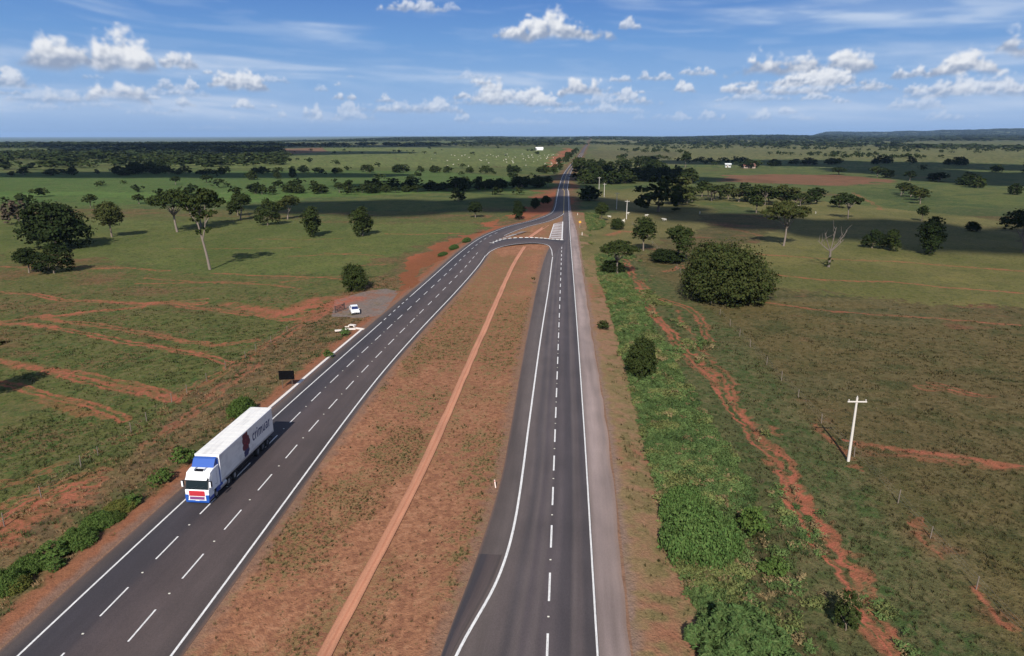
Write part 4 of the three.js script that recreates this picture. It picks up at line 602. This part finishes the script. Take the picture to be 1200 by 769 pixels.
function sow(name, label, geos, area, cell, keep, seed) {
  const r = rng(seed), bins = geos.map(() => [[], []]), m = new THREE.Matrix4(), q = new THREE.Quaternion(), s = new THREE.Vector3(), p = new THREE.Vector3(), up = new THREE.Vector3(0, 1, 0);
  const [x0, x1, z0, z1] = area;
  for (let z = z0; z < z1; z += cell) for (let x = x0; x < x1; x += cell) {
    const X = x + r() * cell, Z = z + r() * cell, a = r(), b = r(), c = r(); if (X < Z * .86 - 12 || X > -Z * .74 + 12) continue;
    if (Math.min(roadEdge(X, -Z), 9) < .5 || Math.abs(X - DX(-Z)) < 1.1) continue; cover(X, Z);
    const k = keep(X, Z, a); if (!k) continue;
    const i = Math.floor(b * geos.length); bins[i][0].push(m.compose(p.set(X, groundY(X, Z), Z), q.setFromAxisAngle(up, c * 6.283), s.set(k[0], k[0] * k[1], k[0])).clone()); const f = .8 + .4 * c; bins[i][1].push([k[2] * f, k[3] * f, k[4] * f]);
  }
  geos.forEach((g, i) => { if (!bins[i][0].length) return; const im = new THREE.InstancedMesh(g, grassMat, bins[i][0].length), cc = new THREE.Color(); bins[i][0].forEach((x, k) => { im.setMatrixAt(k, x); im.setColorAt(k, cc.setRGB(...bins[i][1][k])); }); im.name = numbered(name); im.userData = { kind: 'stuff', label, category: 'grass' }; im.castShadow = im.receiveShadow = true; scene.add(im); });
}
const T1 = [tuft(9, .24, .16, .024, 1), tuft(8, .18, .2, .026, 2), tuft(11, .30, .14, .02, 3)], T2 = [tuft(12, .24, .34, .05, 4, .9), tuft(12, .20, .4, .055, 5, .9)], T3 = [tuft(20, .6, .4, .045, 6, .8), tuft(18, .5, .45, .05, 7, .9), tuft(18, .75, .36, .045, 8, .7)];
const weed = (seed, h) => leafCloud([[0, h * .45, 0, .5, h * .55, .5], [.3, h * .3, .15, .34, h * .4, .34], [-.28, h * .35, -.1, .36, h * .45, .36]], 120, .085, seed, { per: 6, spread: .35, long: 2.6 }), T4 = [weed(61, .6), T3[0], weed(63, .5), weed(64, .8)];
const grassTone = (a, Z) => { const dry = (zone === 4 && cr > cg * .98) || zone === 2 ? .55 : .2; return a < dry ? [.16 * (.8 + a), .125 * (.8 + a), .055] : null; };
const shortGrass = (d) => (X, Z, a) => { if (a > veg * d * (zone === 1 ? 1.5 : 1)) return null; const v = a / (veg * d * (zone === 1 ? 1.1 : 1)), n = vn(X * .4, Z * .4), dry = zone === 2 ? .6 : zone === 1 ? .35 : zone === 4 ? (cr > cg ? .45 : .15) : cr > cg * 1.05 ? .5 : .12; return [(.6 + .9 * n) * (zone === 1 ? .75 : 1), .7 + .5 * v, ...(v < dry ? (zone === 4 ? [.165, .122, .060] : [.20, .145, .072]) : zone === 4 ? [.088, .078, .031] : zone === 1 ? [.095, .112, .036] : [.084, .092, .031])]; };
const DK2 = 1;
sow('short_grass', 'short tufted grass on the near verges, median and pastures', T1, [-70, 62, -92, -36], .36, (X, Z, a) => shortGrass(.62 * ss(95, 70, -Z) + .1)(X, Z, a), 41);
sow('median_grass', 'sparse small weeds on the red earth of the median', T1, [-28, -5, -150, -36], .3, (X, Z, a) => { if (zone !== 1 || a > .05 + .55 * veg) return null; const n = vn(X * .6, Z * .6); return [.35 + .4 * n, .7, ...(a < .03 ? [.14, .115, .05] : [.075, .092, .032])]; }, 47);
sow('field_grass', 'tufted grass over the fields and pastures farther off', T2, [-135, 110, -165, -84], .7, (X, Z, a) => shortGrass(.62 * ss(84, 96, -Z) * ss(165, 105, -Z))(X, Z, a), 42);
sow('tall_grass', 'tall dense green grass filling the strip beside the highway', T4, [8, 26, -330, -38], .42, (X, Z, a) => { if (a > tall * (Z < -180 ? .75 : .95) * ss(.16, .34, fb2(X * .45 + 3, Z * .3))) return null; const n = vn(X * .5, Z * .5); return [.6 + .75 * n, .7 + .6 * vn(X * .2 + 5, Z * .2), ...(a < .05 ? [.17, .135, .07] : n > .68 ? [.108, .126, .045] : n < .3 ? [.056, .094, .032] : [.075, .116, .039])]; }, 43);
sow('bank_grass', 'rough brown and green weeds on the roadside bank', T3, [-62, -38, -175, -38], .62, (X, Z, a) => { const d = LP(-Z) - X; if (zone !== 5 || d < 2.2 || d > 16 || a > .62 * veg + .06) return null; const n = fb2(X * .3 + 8, Z * .3); return [.4 + .5 * n, .75, ...(n > .65 ? [.085, .105, .036] : a < .3 ? [.32, .20, .10] : [.25, .135, .066])]; }, 44);

// ---------- truck with trailer ----------
const grime = (() => { const N = 512, d = new Uint8Array(N * N * 4); for (let j = 0; j < N; j++) for (let i = 0; i < N; i++) { const st = fb4(i * .035, j * .006 + 4), b = fb4(i * .012 + 8, j * .012), k = 1 - .10 * ss(.5, .75, st) - .10 * ss(.5, .7, b), q = (j * N + i) * 4; d[q] = toS(k) * 255; d[q + 1] = toS(k * .985) * 255; d[q + 2] = toS(k * .955) * 255; d[q + 3] = 255; } const t = new THREE.DataTexture(d, N, N); t.colorSpace = THREE.SRGBColorSpace; t.magFilter = THREE.LinearFilter; t.wrapS = t.wrapT = THREE.RepeatWrapping; t.needsUpdate = true; return t; })();
const whitePaint = new THREE.MeshPhysicalMaterial({ color: col(.80, .80, .80), roughness: .35, clearcoat: .5, clearcoatRoughness: .2 }), bluePaint = new THREE.MeshPhysicalMaterial({ color: col(.012, .07, .32), roughness: .35, clearcoat: .6 }), redPaint = std([.50, .03, .045], .45), blackPlastic = std([.018, .018, .02], .6), rubber = std([.02, .02, .02], .9), steel = std([.5, .5, .5], .4, { metalness: .6 }), darkGlass = new THREE.MeshPhysicalMaterial({ color: col(.010, .016, .018), roughness: .08, specularIntensity: .6 }), lampGlass = new THREE.MeshPhysicalMaterial({ color: col(.7, .72, .75), roughness: .15, clearcoat: 1 }), trailerSkin = new THREE.MeshStandardMaterial({ color: col(.70, .685, .66), map: grime, roughness: .55 }), navy = std([.02, .03, .10], .5), maroon = std([.11, .012, .025], .5);
function wheel(parent, r, w, x, z, mat = steel) { const g = new THREE.Group(); g.name = 'wheel'; g.position.set(x, r, z); parent.add(g); mesh('tyre', new THREE.LatheGeometry([[r * .56, -w / 2], [r * .9, -w / 2], [r, -w * .38], [r, w * .38], [r * .9, w / 2], [r * .56, w / 2]].map(([a, b]) => new THREE.Vector2(a, b)), 22).rotateZ(Math.PI / 2), rubber, g); mesh('rim', join([new THREE.CylinderGeometry(r * .58, r * .58, w * .7, 18).rotateZ(Math.PI / 2), new THREE.CylinderGeometry(r * .2, r * .24, w * 1.02, 12).rotateZ(Math.PI / 2)]), mat, g); return g; }
function profile(pts, w, bevel = .05) { const s = new THREE.Shape(pts.map(([z, y]) => new THREE.Vector2(z, y))); return new THREE.ExtrudeGeometry(s, { depth: w - bevel * 2, bevelEnabled: true, bevelSize: bevel, bevelThickness: bevel, bevelSegments: 2 }).translate(0, 0, -(w - bevel * 2) / 2).rotateY(-Math.PI / 2); }   // profile in (z forward, y up), width across x
{
  const t = thing('truck', 'white and blue truck hauling a long white trailer along the left carriageway', 'truck', [-35.35, .006, -58.6], -.012);
  // cab faces +z, its front at z = 0
  mesh('cab_body', profile([[-.1, .42], [.0, .5], [.02, 1.45], [-.10, 1.62], [-.36, 2.62], [-.62, 3.08], [-1.2, 3.2], [-2.2, 3.22], [-2.22, .95], [-1.98, .95], [-1.86, 1.15], [-1.0, 1.15], [-.86, .6], [-.8, .42]], 2.42, .06), whitePaint, t);
  mesh('windshield', profile([[-.06, 1.6], [.0, 1.6], [-.285, 2.62], [-.33, 2.62]], 2.2, .012), darkGlass, t);
  mesh('sun_visor', rbox(2.2, .06, .34, .02).rotateX(.62).translate(0, 2.68, -.14), whitePaint, t);
  mesh('roof_hatch', rbox(.86, .05, .7, .02, 0, 3.225, -1.02), new THREE.MeshPhysicalMaterial({ color: col(.006, .006, .007), roughness: .5, specularIntensity: .2 }), t);
  mesh('roof_deflector', profile([[-1.42, 3.22], [-1.5, 3.3], [-1.95, 3.92], [-2.2, 3.98], [-2.2, 3.22]], 2.28, .05), bluePaint, t);
  for (const s of [-1, 1]) {
    mesh('side_fairing', profile([[-2.22, 1.0], [-2.62, 1.0], [-2.55, 3.75], [-2.22, 3.85]], .06, .015).translate(s * 1.16, 0, 0), bluePaint, t);
    mesh('side_window', profile([[-.62, 1.75], [-1.5, 1.75], [-1.5, 2.45], [-.78, 2.45]], .02, .005).translate(s * 1.215, 0, 0), darkGlass, t);
    mesh('door_handle', rbox(.03, .05, .2, .01, s * 1.23, 1.55, -1.4), blackPlastic, t);
    const m = mesh('mirror', rbox(.16, .62, .26, .05, s * 1.42, 2.15, -.12), blackPlastic, t); mesh('mirror_cover', rbox(.17, .6, .05, .02, s * 1.42, 2.15, .03), whitePaint, m); mesh('mirror_arm', rbox(.26, .05, .05, .01, s * 1.28, 2.42, -.16), blackPlastic, m);
    mesh('headlight', rbox(.36, .24, .12, .04, s * .92, .98, .02), lampGlass, t);
    mesh('step', rbox(.16, .34, .8, .03, s * 1.15, .6, -.45), bluePaint, t);
    mesh('fuel_tank', new THREE.CylinderGeometry(.34, .34, 1.3, 16).rotateX(Math.PI / 2).translate(s * .95, .72, -2.75), steel, t);
    wheel(t, .52, .34, s * 1.02, -1.42); wheel(t, .52, .5, s * .98, -3.95); wheel(t, .52, .5, s * .98, -5.25);
    for (const z of [-10.9, -12.15, -13.4]) wheel(t, .52, .4, s * 1.0, z, std([.12, .12, .13], .6));
    mesh('mudguard', rbox(.5, .05, 2.5, .02, s * .98, 1.1, -4.6), blackPlastic, t);
    mesh('side_underrun_guard', join([box(.05, .12, 3.6, s * 1.12, .55, -8.0), box(.05, .12, 3.6, s * 1.12, .85, -8.0)]), blackPlastic, t);
    mesh('tail_light', rbox(.3, .14, .05, .02, s * .85, .92, -15.02), redPaint, t);
  }
  for (const s of [-1, 1]) {
    mesh('side_skirt', rbox(.05, .5, 1.3, .02, s * 1.225, .86, -2.0), bluePaint, t); mesh('corner_panel', rbox(.36, .66, .18, .05, s * 1.05, .72, .04), bluePaint, t);
    const d = mesh('door', rbox(.02, 1.75, 1.05, .008, s * 1.222, 2.0, -1.2), whitePaint, t); mesh('door_seam', join([box(.008, 1.7, .02, s * 1.234, 2.0, -.7), box(.008, 1.7, .02, s * 1.234, 2.0, -1.7), box(.008, .02, 1.0, s * 1.234, 1.14, -1.2)]), blackPlastic, d);
    mesh('fog_lamp', rbox(.2, .1, .06, .02, s * .82, .52, .11), lampGlass, t); mesh('marker_lamp', rbox(.12, .06, .08, .02, s * .8, 3.12, -.6), std([.7, .3, .05], .4), t);
  }
  mesh('windshield_frame', profile([[-.05, 1.56], [.0, 1.56], [-.02, 1.66], [-.30, 2.66], [-.38, 2.66], [-.08, 1.64]], 2.36, .01), blackPlastic, t);
  mesh('air_horn', join([cyl(.04, .07, .6, 8).rotateX(-Math.PI / 2).translate(.5, 3.3, -.7), cyl(.04, .07, .6, 8).rotateX(-Math.PI / 2).translate(-.5, 3.3, -.7)]), steel, t);
  mesh('grille', rbox(1.62, .56, .05, .02, 0, 1.2, .085), redPaint, t); mesh('lower_grille', rbox(1.5, .3, .05, .02, 0, .72, .135), std([.16, .05, .16], .5), t);
  for (let k = 0; k < 4; k++) mesh('grille_bar', box(1.56, .03, .03, 0, .99 + k * .13, .12), std([.25, .02, .03], .5), t);
  mesh('bumper', rbox(2.4, .34, .34, .08, 0, .60, -.06), whitePaint, t);
  mesh('lower_valance', rbox(2.36, .24, .34, .05, 0, .34, -.03), bluePaint, t);
  mesh('license_plate', rbox(.42, .14, .02, .005, 0, .5, .12), std([.7, .7, .66], .5), t);
  mesh('wiper', join([limb([[-.2, 1.68, .0], [.3, 1.74, -.02], [.8, 1.95, -.08]], .015, .012, 4), limb([[-.9, 1.68, .0], [-.4, 1.74, -.02], [.1, 1.95, -.08]], .015, .012, 4)]), blackPlastic, t);
  mesh('chassis', join([box(.16, .26, 12.2, -.42, .92, -8.6), box(.16, .26, 12.2, .42, .92, -8.6), box(1.1, .12, .9, 0, 1.08, -4.6), box(.9, .2, 3.8, 0, .85, -12.1)]), blackPlastic, t);
  const tr = mesh('trailer_box', rbox(2.5, 2.98, 12.6, .05, 0, 2.67, -8.75), trailerSkin, t);
  for (const s of [-1, 1]) { mesh('corner_post', rbox(.12, 3.0, .12, .03, s * 1.21, 2.68, -2.5), whitePaint, tr); mesh('bottom_rail', box(.05, .18, 12.5, s * 1.265, 1.25, -8.75), steel, tr); mesh('top_rail', box(.05, .12, 12.5, s * 1.262, 4.07, -8.75), whitePaint, tr); }
  for (let k = 0; k < 13; k++) mesh('roof_rib', box(2.3, .012, .05, 0, 4.163, -3 - k * .96), trailerSkin, tr);
  mesh('cooling_unit', join([rbox(1.9, 1.5, .4, .08, 0, 3.2, -2.32), box(1.5, .6, .04, 0, 3.25, -2.1)]), std([.42, .42, .42], .6), t);
  for (const s of [-1, 1]) { const d = mesh('rear_door', rbox(1.18, 2.8, .05, .02, s * .6, 2.67, -15.07), trailerSkin, tr); }
  mesh('rear_underrun_bar', box(2.3, .14, .1, 0, .5, -14.9), blackPlastic, t);
  // lettering and emblem on both flanks
  const { FontLoader } = await import('three/addons/loaders/FontLoader.js'), { TextGeometry } = await import('three/addons/geometries/TextGeometry.js');
  const font = await new FontLoader().loadAsync('fonts/droid/droid_sans_bold.typeface.json');
  const word = (txt, h, d) => { const g = new TextGeometry(txt, { font, size: h, depth: .006, curveSegments: 4 }); g.computeBoundingBox(); const b = g.boundingBox; return g.translate(-(b.max.x + b.min.x) / 2, -(b.max.y + b.min.y) / 2, 0); };
  for (const s of [-1, 1]) {
    const g = word('crimuar', 1.0); g.scale(4.5 / (g.boundingBox.max.x - g.boundingBox.min.x), 1.12, 1).rotateY(s * Math.PI / 2); mesh('lettering', g.translate(s * 1.252, 2.85, -12.0), navy, tr);
    const r = rng(8), petals = []; for (let k = 0; k < 15; k++) { const a = k * 2.4, q = .62 * Math.sqrt(k / 15); petals.push(new THREE.CircleGeometry(.3, 10).scale(.85, 1.05, 1).translate(Math.cos(a) * q * .85, Math.sin(a) * q * 1.35 + .15, k * .0006)); }
    const em = mesh('emblem', join(petals).scale(1.3, 1.2, 1).rotateY(s * Math.PI / 2).translate(s * 1.253, 2.75, -8.2), maroon, tr);
    const lower = []; for (let k = 0; k < 7; k++) lower.push(new THREE.CircleGeometry(.2, 8).translate(-.3 + (k % 4) * .2, -.75 - Math.floor(k / 4) * .22, k * .0005 + .011)); mesh('emblem_base', join(lower).scale(1.3, 1.2, 1).rotateY(s * Math.PI / 2).translate(s * 1.253, 2.75, -8.2), navy, em);
    mesh('emblem_highlight', join([.1, .45, -.2].map((y, k) => new THREE.CircleGeometry(.1, 8).translate((k - 1) * .25, y, .012 + k * .001))).rotateY(s * Math.PI / 2).translate(s * 1.253, 2.75, -8.2), std([.32, .03, .05], .5), em);
  }
}
// ---------- white car on the gravel pad ----------
{
  const [x, z] = [-42.3,-135], t = thing('car', 'small white car parked on the gravel pad by the driveway', 'car', [x, groundY(x, z) + .01, z], .42); t.scale.setScalar(.95);
  mesh('body', profile([[.02, .35], [.05, .62], [-.12, .82], [-1.05, .98], [-3.95, 1.0], [-4.1, .75], [-4.1, .35], [-3.65, .3], [-3.5, .6], [-3.0, .6], [-2.85, .3], [-1.15, .3], [-1.0, .6], [-.5, .6], [-.35, .3]], 1.72, .07), whitePaint, t);
  mesh('cabin', profile([[-1.0, .98], [-1.7, 1.45], [-2.9, 1.5], [-3.85, 1.0]], 1.5, .08), whitePaint, t);
  mesh('windshield', profile([[-.93, 1.03], [-.96, 1.06], [-1.6, 1.49], [-1.62, 1.44]], 1.36, .01).translate(0, .015, .05), std([.02, .03, .09], .08), t);
  mesh('rear_window', profile([[-3.02, 1.49], [-3.06, 1.5], [-3.82, 1.06], [-3.8, 1.02]], 1.3, .01).translate(0, .04, -.06), darkGlass, t);
  for (const s of [-1, 1]) { mesh('side_window', profile([[-1.25, 1.06], [-1.78, 1.42], [-2.85, 1.45], [-3.4, 1.08]], .02, .005).translate(s * .79, 0, 0), darkGlass, t); mesh('headlight', rbox(.34, .14, .1, .03, s * .62, .72, .03), lampGlass, t); mesh('tail_light', rbox(.28, .16, .06, .02, s * .66, .82, -4.14), redPaint, t); mesh('mirror', rbox(.16, .12, .1, .03, s * .92, 1.05, -1.25), whitePaint, t); for (const zz of [-.75, -3.25]) wheel(t, .3, .2, s * .76, zz); }
  mesh('bumper', rbox(1.6, .2, .12, .04, 0, .4, .06), blackPlastic, t); mesh('grille', rbox(.8, .1, .04, .02, 0, .6, .1), blackPlastic, t);
}
// ---------- road sign seen from behind ----------
{
  const [x, z] = [-39.3,-91.2], y = groundY(x, z), t = thing('road_sign', 'dark board of a road sign on two posts beside the kerb', 'sign', [x, y, z], .12), dk = new THREE.MeshPhysicalMaterial({ color: col(.004, .004, .005), roughness: .9, specularIntensity: .1 });
  mesh('panel', rbox(2.2, 1.35, .05, .02, 0, 1.95, 0), dk, t);
  for (const s of [-.7, .7]) { mesh('post', rbox(.1, 2.9, .1, .02, s, 1.15, -.09), std([.10, .07, .05], .9), t); }
  for (const h of [1.6, 2.3]) mesh('batten', rbox(2.1, .06, .04, .01, 0, h, .045), dk, t);
}
// ---------- utility poles ----------
function pole(x, z, h, label, group, turn = 0) {
  const t = thing('utility_pole', label, 'utility pole', [x, groundY(x, z), z], turn), c = std([.52, .48, .43], .9); if (group) t.userData.group = group;
  mesh('shaft', cyl(.17, .11, h + .5, 12, 0, -.5, 0), c, t);
  mesh('crossarm', rbox(2.1, .14, .12, .02, 0, h - .45, .12), c, t);
  for (const s of [-.92, 0, .92]) mesh('insulator', new THREE.LatheGeometry([[0, 0], [.03, 0], [.03, .06], [.07, .08], [.04, .12], [.065, .15], [.03, .2], [0, .2]].map(([a, b]) => new THREE.Vector2(a, b)), 8).translate(s, h - .38 + (s ? 0 : .37), s ? .12 : 0), std([.55, .5, .46], .4), t);
  return t;
}
{ const [x, z] = [32.6,-74]; pole(x, z, 7.7, 'white concrete pole with a crossarm standing by the pasture fence', null, .05); }
for (const [q, h] of [[[27.4,-309.5], 8.2], [[26,-351.6], 8.2], [[23.7,-423.9], 8.2], [[23.5,-485.6], 8.2]]) pole(q[0], q[1], h, 'distant white utility pole in the line beside the green strip', 'distant utility poles', .05);
// ---------- wire fences ----------
const wood1 = std([.17, .135, .11], .95), wireMat = std([.3, .3, .3], .5, { metalness: .5 });
function fence(label, pts, gap, h) {
  const t = thing('wire_fence', label, 'fence', [pts[0][0], 0, pts[0][1]]), [ox, oz] = pts[0], r = rng(Math.round(Math.abs(ox * 7))), tops = [], g = new THREE.CylinderGeometry(.045, .055, h + .4, 6).translate(0, h / 2 - .1, 0);
  for (let i = 0; i + 1 < pts.length; i++) { const [ax, az] = pts[i], [bx, bz] = pts[i + 1], n = Math.round(Math.hypot(bx - ax, bz - az) / gap); for (let k = 0; k < n; k++) { const kk = (k + (r() - .5) * .5) / n, x = lerp(ax, bx, kk), z = lerp(az, bz, kk), m = mesh('post', g, wood1, t); m.position.set(x - ox, groundY(x, z), z - oz); m.rotation.set((r() - .5) * .12, r() * 3, (r() - .5) * .12); m.scale.y = .9 + .25 * r(); tops.push([x - ox, groundY(x, z), z - oz]); } }
  for (const f of [.4, .7, 1.0]) mesh('wire', limb(tops.map(([x, y, z]) => [x, y + h * f * .95, z]), .0035, .0035, 3), wireMat, t);
}
fence('low wire fence between the tracked verge and the brown pasture', [[34.0, -36], [34.1, -57], [33.7, -75], [33.3, -92], [32.6, -125], [32, -170], [30, -235], [28, -300]], 7.5, 1.25);
fence('low wire fence between the roadside bank and the left field', [[-51, -38], [-52.5, -60], [-53.5, -85], [-52, -110], [-50.5, -127]], 5.5, 1.2);
// ---------- gate, culvert, marker post, small signs ----------
{ const [x, z] = [-47.2,-136.8], t = thing('farm_gate', 'dark wooden farm gate standing at the entrance to the red track', 'gate', [x, groundY(x, z), z], 1.25), w = std([.055, .04, .035], .95);
  for (const k of [0, 1, 2, 3]) mesh('rail', box(3.2, .13, .05, 1.6, .35 + k * .3, 0), w, t); for (const s of [0, 3.2]) mesh('post', cyl(.12, .1, 1.7, 8, s, -.2, 0), w, t); mesh('brace', box(3.4, .1, .05, 0, 0, .05).rotateZ(.3).translate(1.6, .8, 0), w, t); }
{ const [x, z] = [-40.1,-125.3], t = thing('culvert', 'pale concrete drain culvert with a dark opening beside the driveway', 'culvert', [x, groundY(x, z), z], -.25); t.scale.setScalar(.5);
  mesh('headwall', join([box(.3, .7, 1.7, -1.1, .3, 0), box(.3, .7, 1.7, 1.1, .3, 0), box(2.5, .2, 1.7, 0, .72, -.02), box(2.5, .6, .2, 0, .3, -.85)]), paleConcrete, t); mesh('wing_wall', box(.2, .4, 1.6, 0, .2, 0).rotateY(.7).translate(1.7, 0, 1.1), paleConcrete, t); mesh('wing_wall', box(.2, .4, 1.6, 0, .2, 0).rotateY(-.7).translate(-1.7, 0, 1.1), paleConcrete, t); mesh('pipe_mouth', new THREE.CylinderGeometry(.34, .34, 1.2, 16, 1, true).rotateX(Math.PI / 2).translate(0, .34, .2), std([.05, .045, .04], 1), t); }
{ const [x, z] = [-6.5,-64.2], t = thing('marker_post', 'short white marker post leaning at the edge of the median', 'post', [x, groundY(x, z), z]); t.rotation.z = .12; mesh('shaft', rbox(.11, .95, .09, .02, 0, .42, 0), std([.75, .62, .55], .7), t); mesh('reflector', rbox(.08, .12, .02, .005, 0, .78, .05), redPaint, t); }
{ const [x, z] = [-7.2,-166.3], t = thing('seedling', 'tiny dark sapling growing on the median near the crossover', 'plant', [x, groundY(x, z), z]); mesh('stem', cyl(.03, .02, 1.3, 5), barkMat, t); mesh('crown', leafCloud([[0, 1.3, 0, .5, .45, .5]], 90, .18, 3), LEAF.evergreen, t); }
{ const [x, z] = [6.3,-275.9], t = thing('warning_sign', 'yellow warning sign on a post beside the gravel shoulder', 'sign', [x, groundY(x, z), z]); mesh('panel', rbox(.85, .85, .03, .01).rotateZ(Math.PI / 4).translate(0, 2.2, 0), std([.55, .30, .03], .6), t); mesh('post', cyl(.05, .05, 2.4, 8, 0, -.2, -.05), steel, t); }
for (const q of [[6.2,-321.5], [6.7,-254.2]]) { const t = thing('delineator_post', 'thin white post on the verge near the yellow sign', 'post', [q[0], groundY(...q), q[1]], 0, 'white posts near the yellow sign'); mesh('shaft', rbox(.14, 1.2, .1, .02, 0, .55, 0), std([.78, .76, .7], .6), t); mesh('reflector', rbox(.1, .15, .02, .005, 0, .95, .06), redPaint, t); }
// ---------- farm buildings far off ----------
function house(name, label, q, w, d, h, wallC, roofC, turn) {
  const t = thing(name, label, 'building', [q[0], groundY(...q), q[1]], turn), rh = w * .18;
  mesh('wall', box(w, h, d, 0, h / 2 - .1, 0), std(wallC, .8), t);
  mesh('roof', profile([[-d / 2 - .8, h - .2], [0, h + rh], [d / 2 + .8, h - .2], [d / 2 + .6, h - .35], [0, h + rh - .25], [-d / 2 - .6, h - .35]], w + 1.4, .04), std(roofC, .85), t);
  mesh('door', box(1.2, 2.2, .08, -w * .1, 1.1, d / 2 + .03), std([.12, .07, .05], .7), t);
  for (const k of [-.36, .18, .36]) { const m = mesh('window', box(1.4, 1.2, .08, w * k, 1.7, d / 2 + .03), darkGlass, t); mesh('sill', box(1.6, .1, .2, w * k, 1.05, d / 2 + .08), paleConcrete, m); }
}
house('farmhouse', 'low farmhouse with a red tiled roof among the far trees', [207.7,-824.1], 13, 8, 2.8, [.34, .25, .2], [.15, .065, .05], .1);
house('farm_shed', 'small white-walled shed beside the far farmhouse', [189.4,-844.9], 6, 6, 3.4, [.7, .7, .68], [.6, .6, .58], -.1);
house('barn', 'white barn standing far off behind the cattle pasture', [-66.3,-1814.7], 18, 10, 4, [.82, .82, .8], [.85, .85, .83], .2);
// ---------- cattle ----------
const cowGeo = (() => { const e = (x, y, z, a, b, c) => new THREE.SphereGeometry(1, 8, 6).scale(a, b, c).translate(x, y, z); const l = [e(0, 1.05, 0, .36, .42, .95), e(0, 1.15, .55, .34, .45, .5), e(0, 1.5, .62, .16, .22, .24), e(0, 1.1, -.7, .34, .4, .4), e(0, 1.32, 1.1, .17, .24, .42), e(0, 1.34, 1.55, .13, .15, .3)]; for (const [x, z] of [[-.2, .7], [.2, .65], [-.2, -.75], [.2, -.7]]) l.push(new THREE.CylinderGeometry(.09, .06, .9, 6).translate(x, .4, z)); for (const s of [-1, 1]) { l.push(e(s * .2, 1.42, 1.38, .14, .05, .06)); l.push(limb([[s * .08, 1.48, 1.4], [s * .18, 1.62, 1.4], [s * .2, 1.75, 1.36]], .03, .01, 4)); } l.push(limb([[0, 1.2, -1.05], [0, .8, -1.15], [0, .45, -1.12]], .03, .04, 4)); return join(l); })(), cowMat = std([.52, .48, .40], .9);
function herd(n, label, group, place, seed) { const r = rng(seed); for (let i = 0; i < n; i++) { const [x, z] = place(r), m = mesh('cow', cowGeo, cowMat); m.position.set(x, groundY(x, z) + .05, z); m.rotation.y = r() * 6.283; m.scale.setScalar((.8 + .2 * r()) * (z > -400 ? .7 : .95)); mark(m, label, 'cow', group); } }
herd(64, 'white cow grazing on the far pasture behind the hedgerow', 'herd on the far pasture', (r) => { const v = r(); return [lerp(-175, -8, Math.pow(r(), .7)) * (1 + v * .5), lerp(-830, -1400, v)]; }, 4);
herd(9, 'white cow in the row near the line of distant poles', 'cattle near the distant poles', (r) => [lerp(18, 46, r()), lerp(-296, -328, r())], 5);
herd(8, 'white cow on the straw-coloured meadow before the olive grove', 'cattle before the olive grove', (r) => [lerp(62, 120, r()), lerp(-330, -372, r())], 6);
// ---------- clouds overhead that shade parts of the plain ----------
const cloudMat = std([.86, .87, .88], 1);
function shadeCloud(label, spots, alt, seed) {          // spots: patch of ground under shade [x, z, half-width, half-depth]
  const r = rng(seed), list = [], k = alt / toSun.y;
  for (const [x, z, a, b] of spots) for (let i = 0; i < 7; i++) { const q = i ? .62 : 0, th = r() * 6.283, rr = i ? .5 + .3 * r() : .85, g = new THREE.IcosahedronGeometry(1, 3), p = g.attributes.position; const cx = x + Math.cos(th) * a * q + toSun.x * k, cz = z + Math.sin(th) * b * q + toSun.z * k, s = r() * 50;
    for (let v = 0; v < p.count; v++) { const X = p.getX(v), Yv = p.getY(v), Z = p.getZ(v), n = .78 + .5 * fb4(X * 1.6 + s, Z * 1.6 + Yv * 1.3 + s); p.setXYZ(v, cx + X * a * rr * n, alt + Yv * Math.min(a, b) * .22 * n, cz + Z * b * rr * n); } g.computeVertexNormals(); list.push(g); }
  mark(mesh('cloud', join(list), cloudMat), label, 'cloud');
}
shadeCloud('long cumulus cloud overhead whose shadow lies across the highway and meadow', [[-120, -352, 42, 26], [-72, -358, 40, 34], [-28, -366, 36, 38], [14, -378, 34, 34], [40, -352, 26, 18], [66, -322, 26, 16], [92, -300, 30, 22], [124, -284, 34, 26], [156, -262, 40, 30], [196, -244, 46, 30]], 620, 3);
shadeCloud('cumulus cloud overhead whose shadow darkens the country beyond the red field', [[230, -1000, 90, 70], [340, -990, 110, 90], [450, -900, 110, 90], [360, -760, 70, 60], [400, -650, 90, 90], [470, -620, 90, 90], [330, -610, 36, 30]], 700, 4);
shadeCloud('cumulus cloud overhead whose shadow crosses the far edge of the crop', [[-420, -640, 110, 40], [-300, -640, 90, 36], [-200, -650, 70, 30]], 700, 5);
shadeCloud('cumulus cloud overhead whose shadow darkens the left woodland', [[-900, -1600, 260, 200], [-600, -1500, 200, 160], [-1200, -2200, 340, 300], [-700, -2400, 300, 260]], 800, 6);
shadeCloud('cumulus cloud overhead whose shadow darkens the tree belt', [[-90, -500, 60, 36], [-40, -520, 46, 36], [30, -620, 50, 44], [80, -600, 50, 40]], 640, 7);

//#OBJ1
renderer.render(scene, camera);
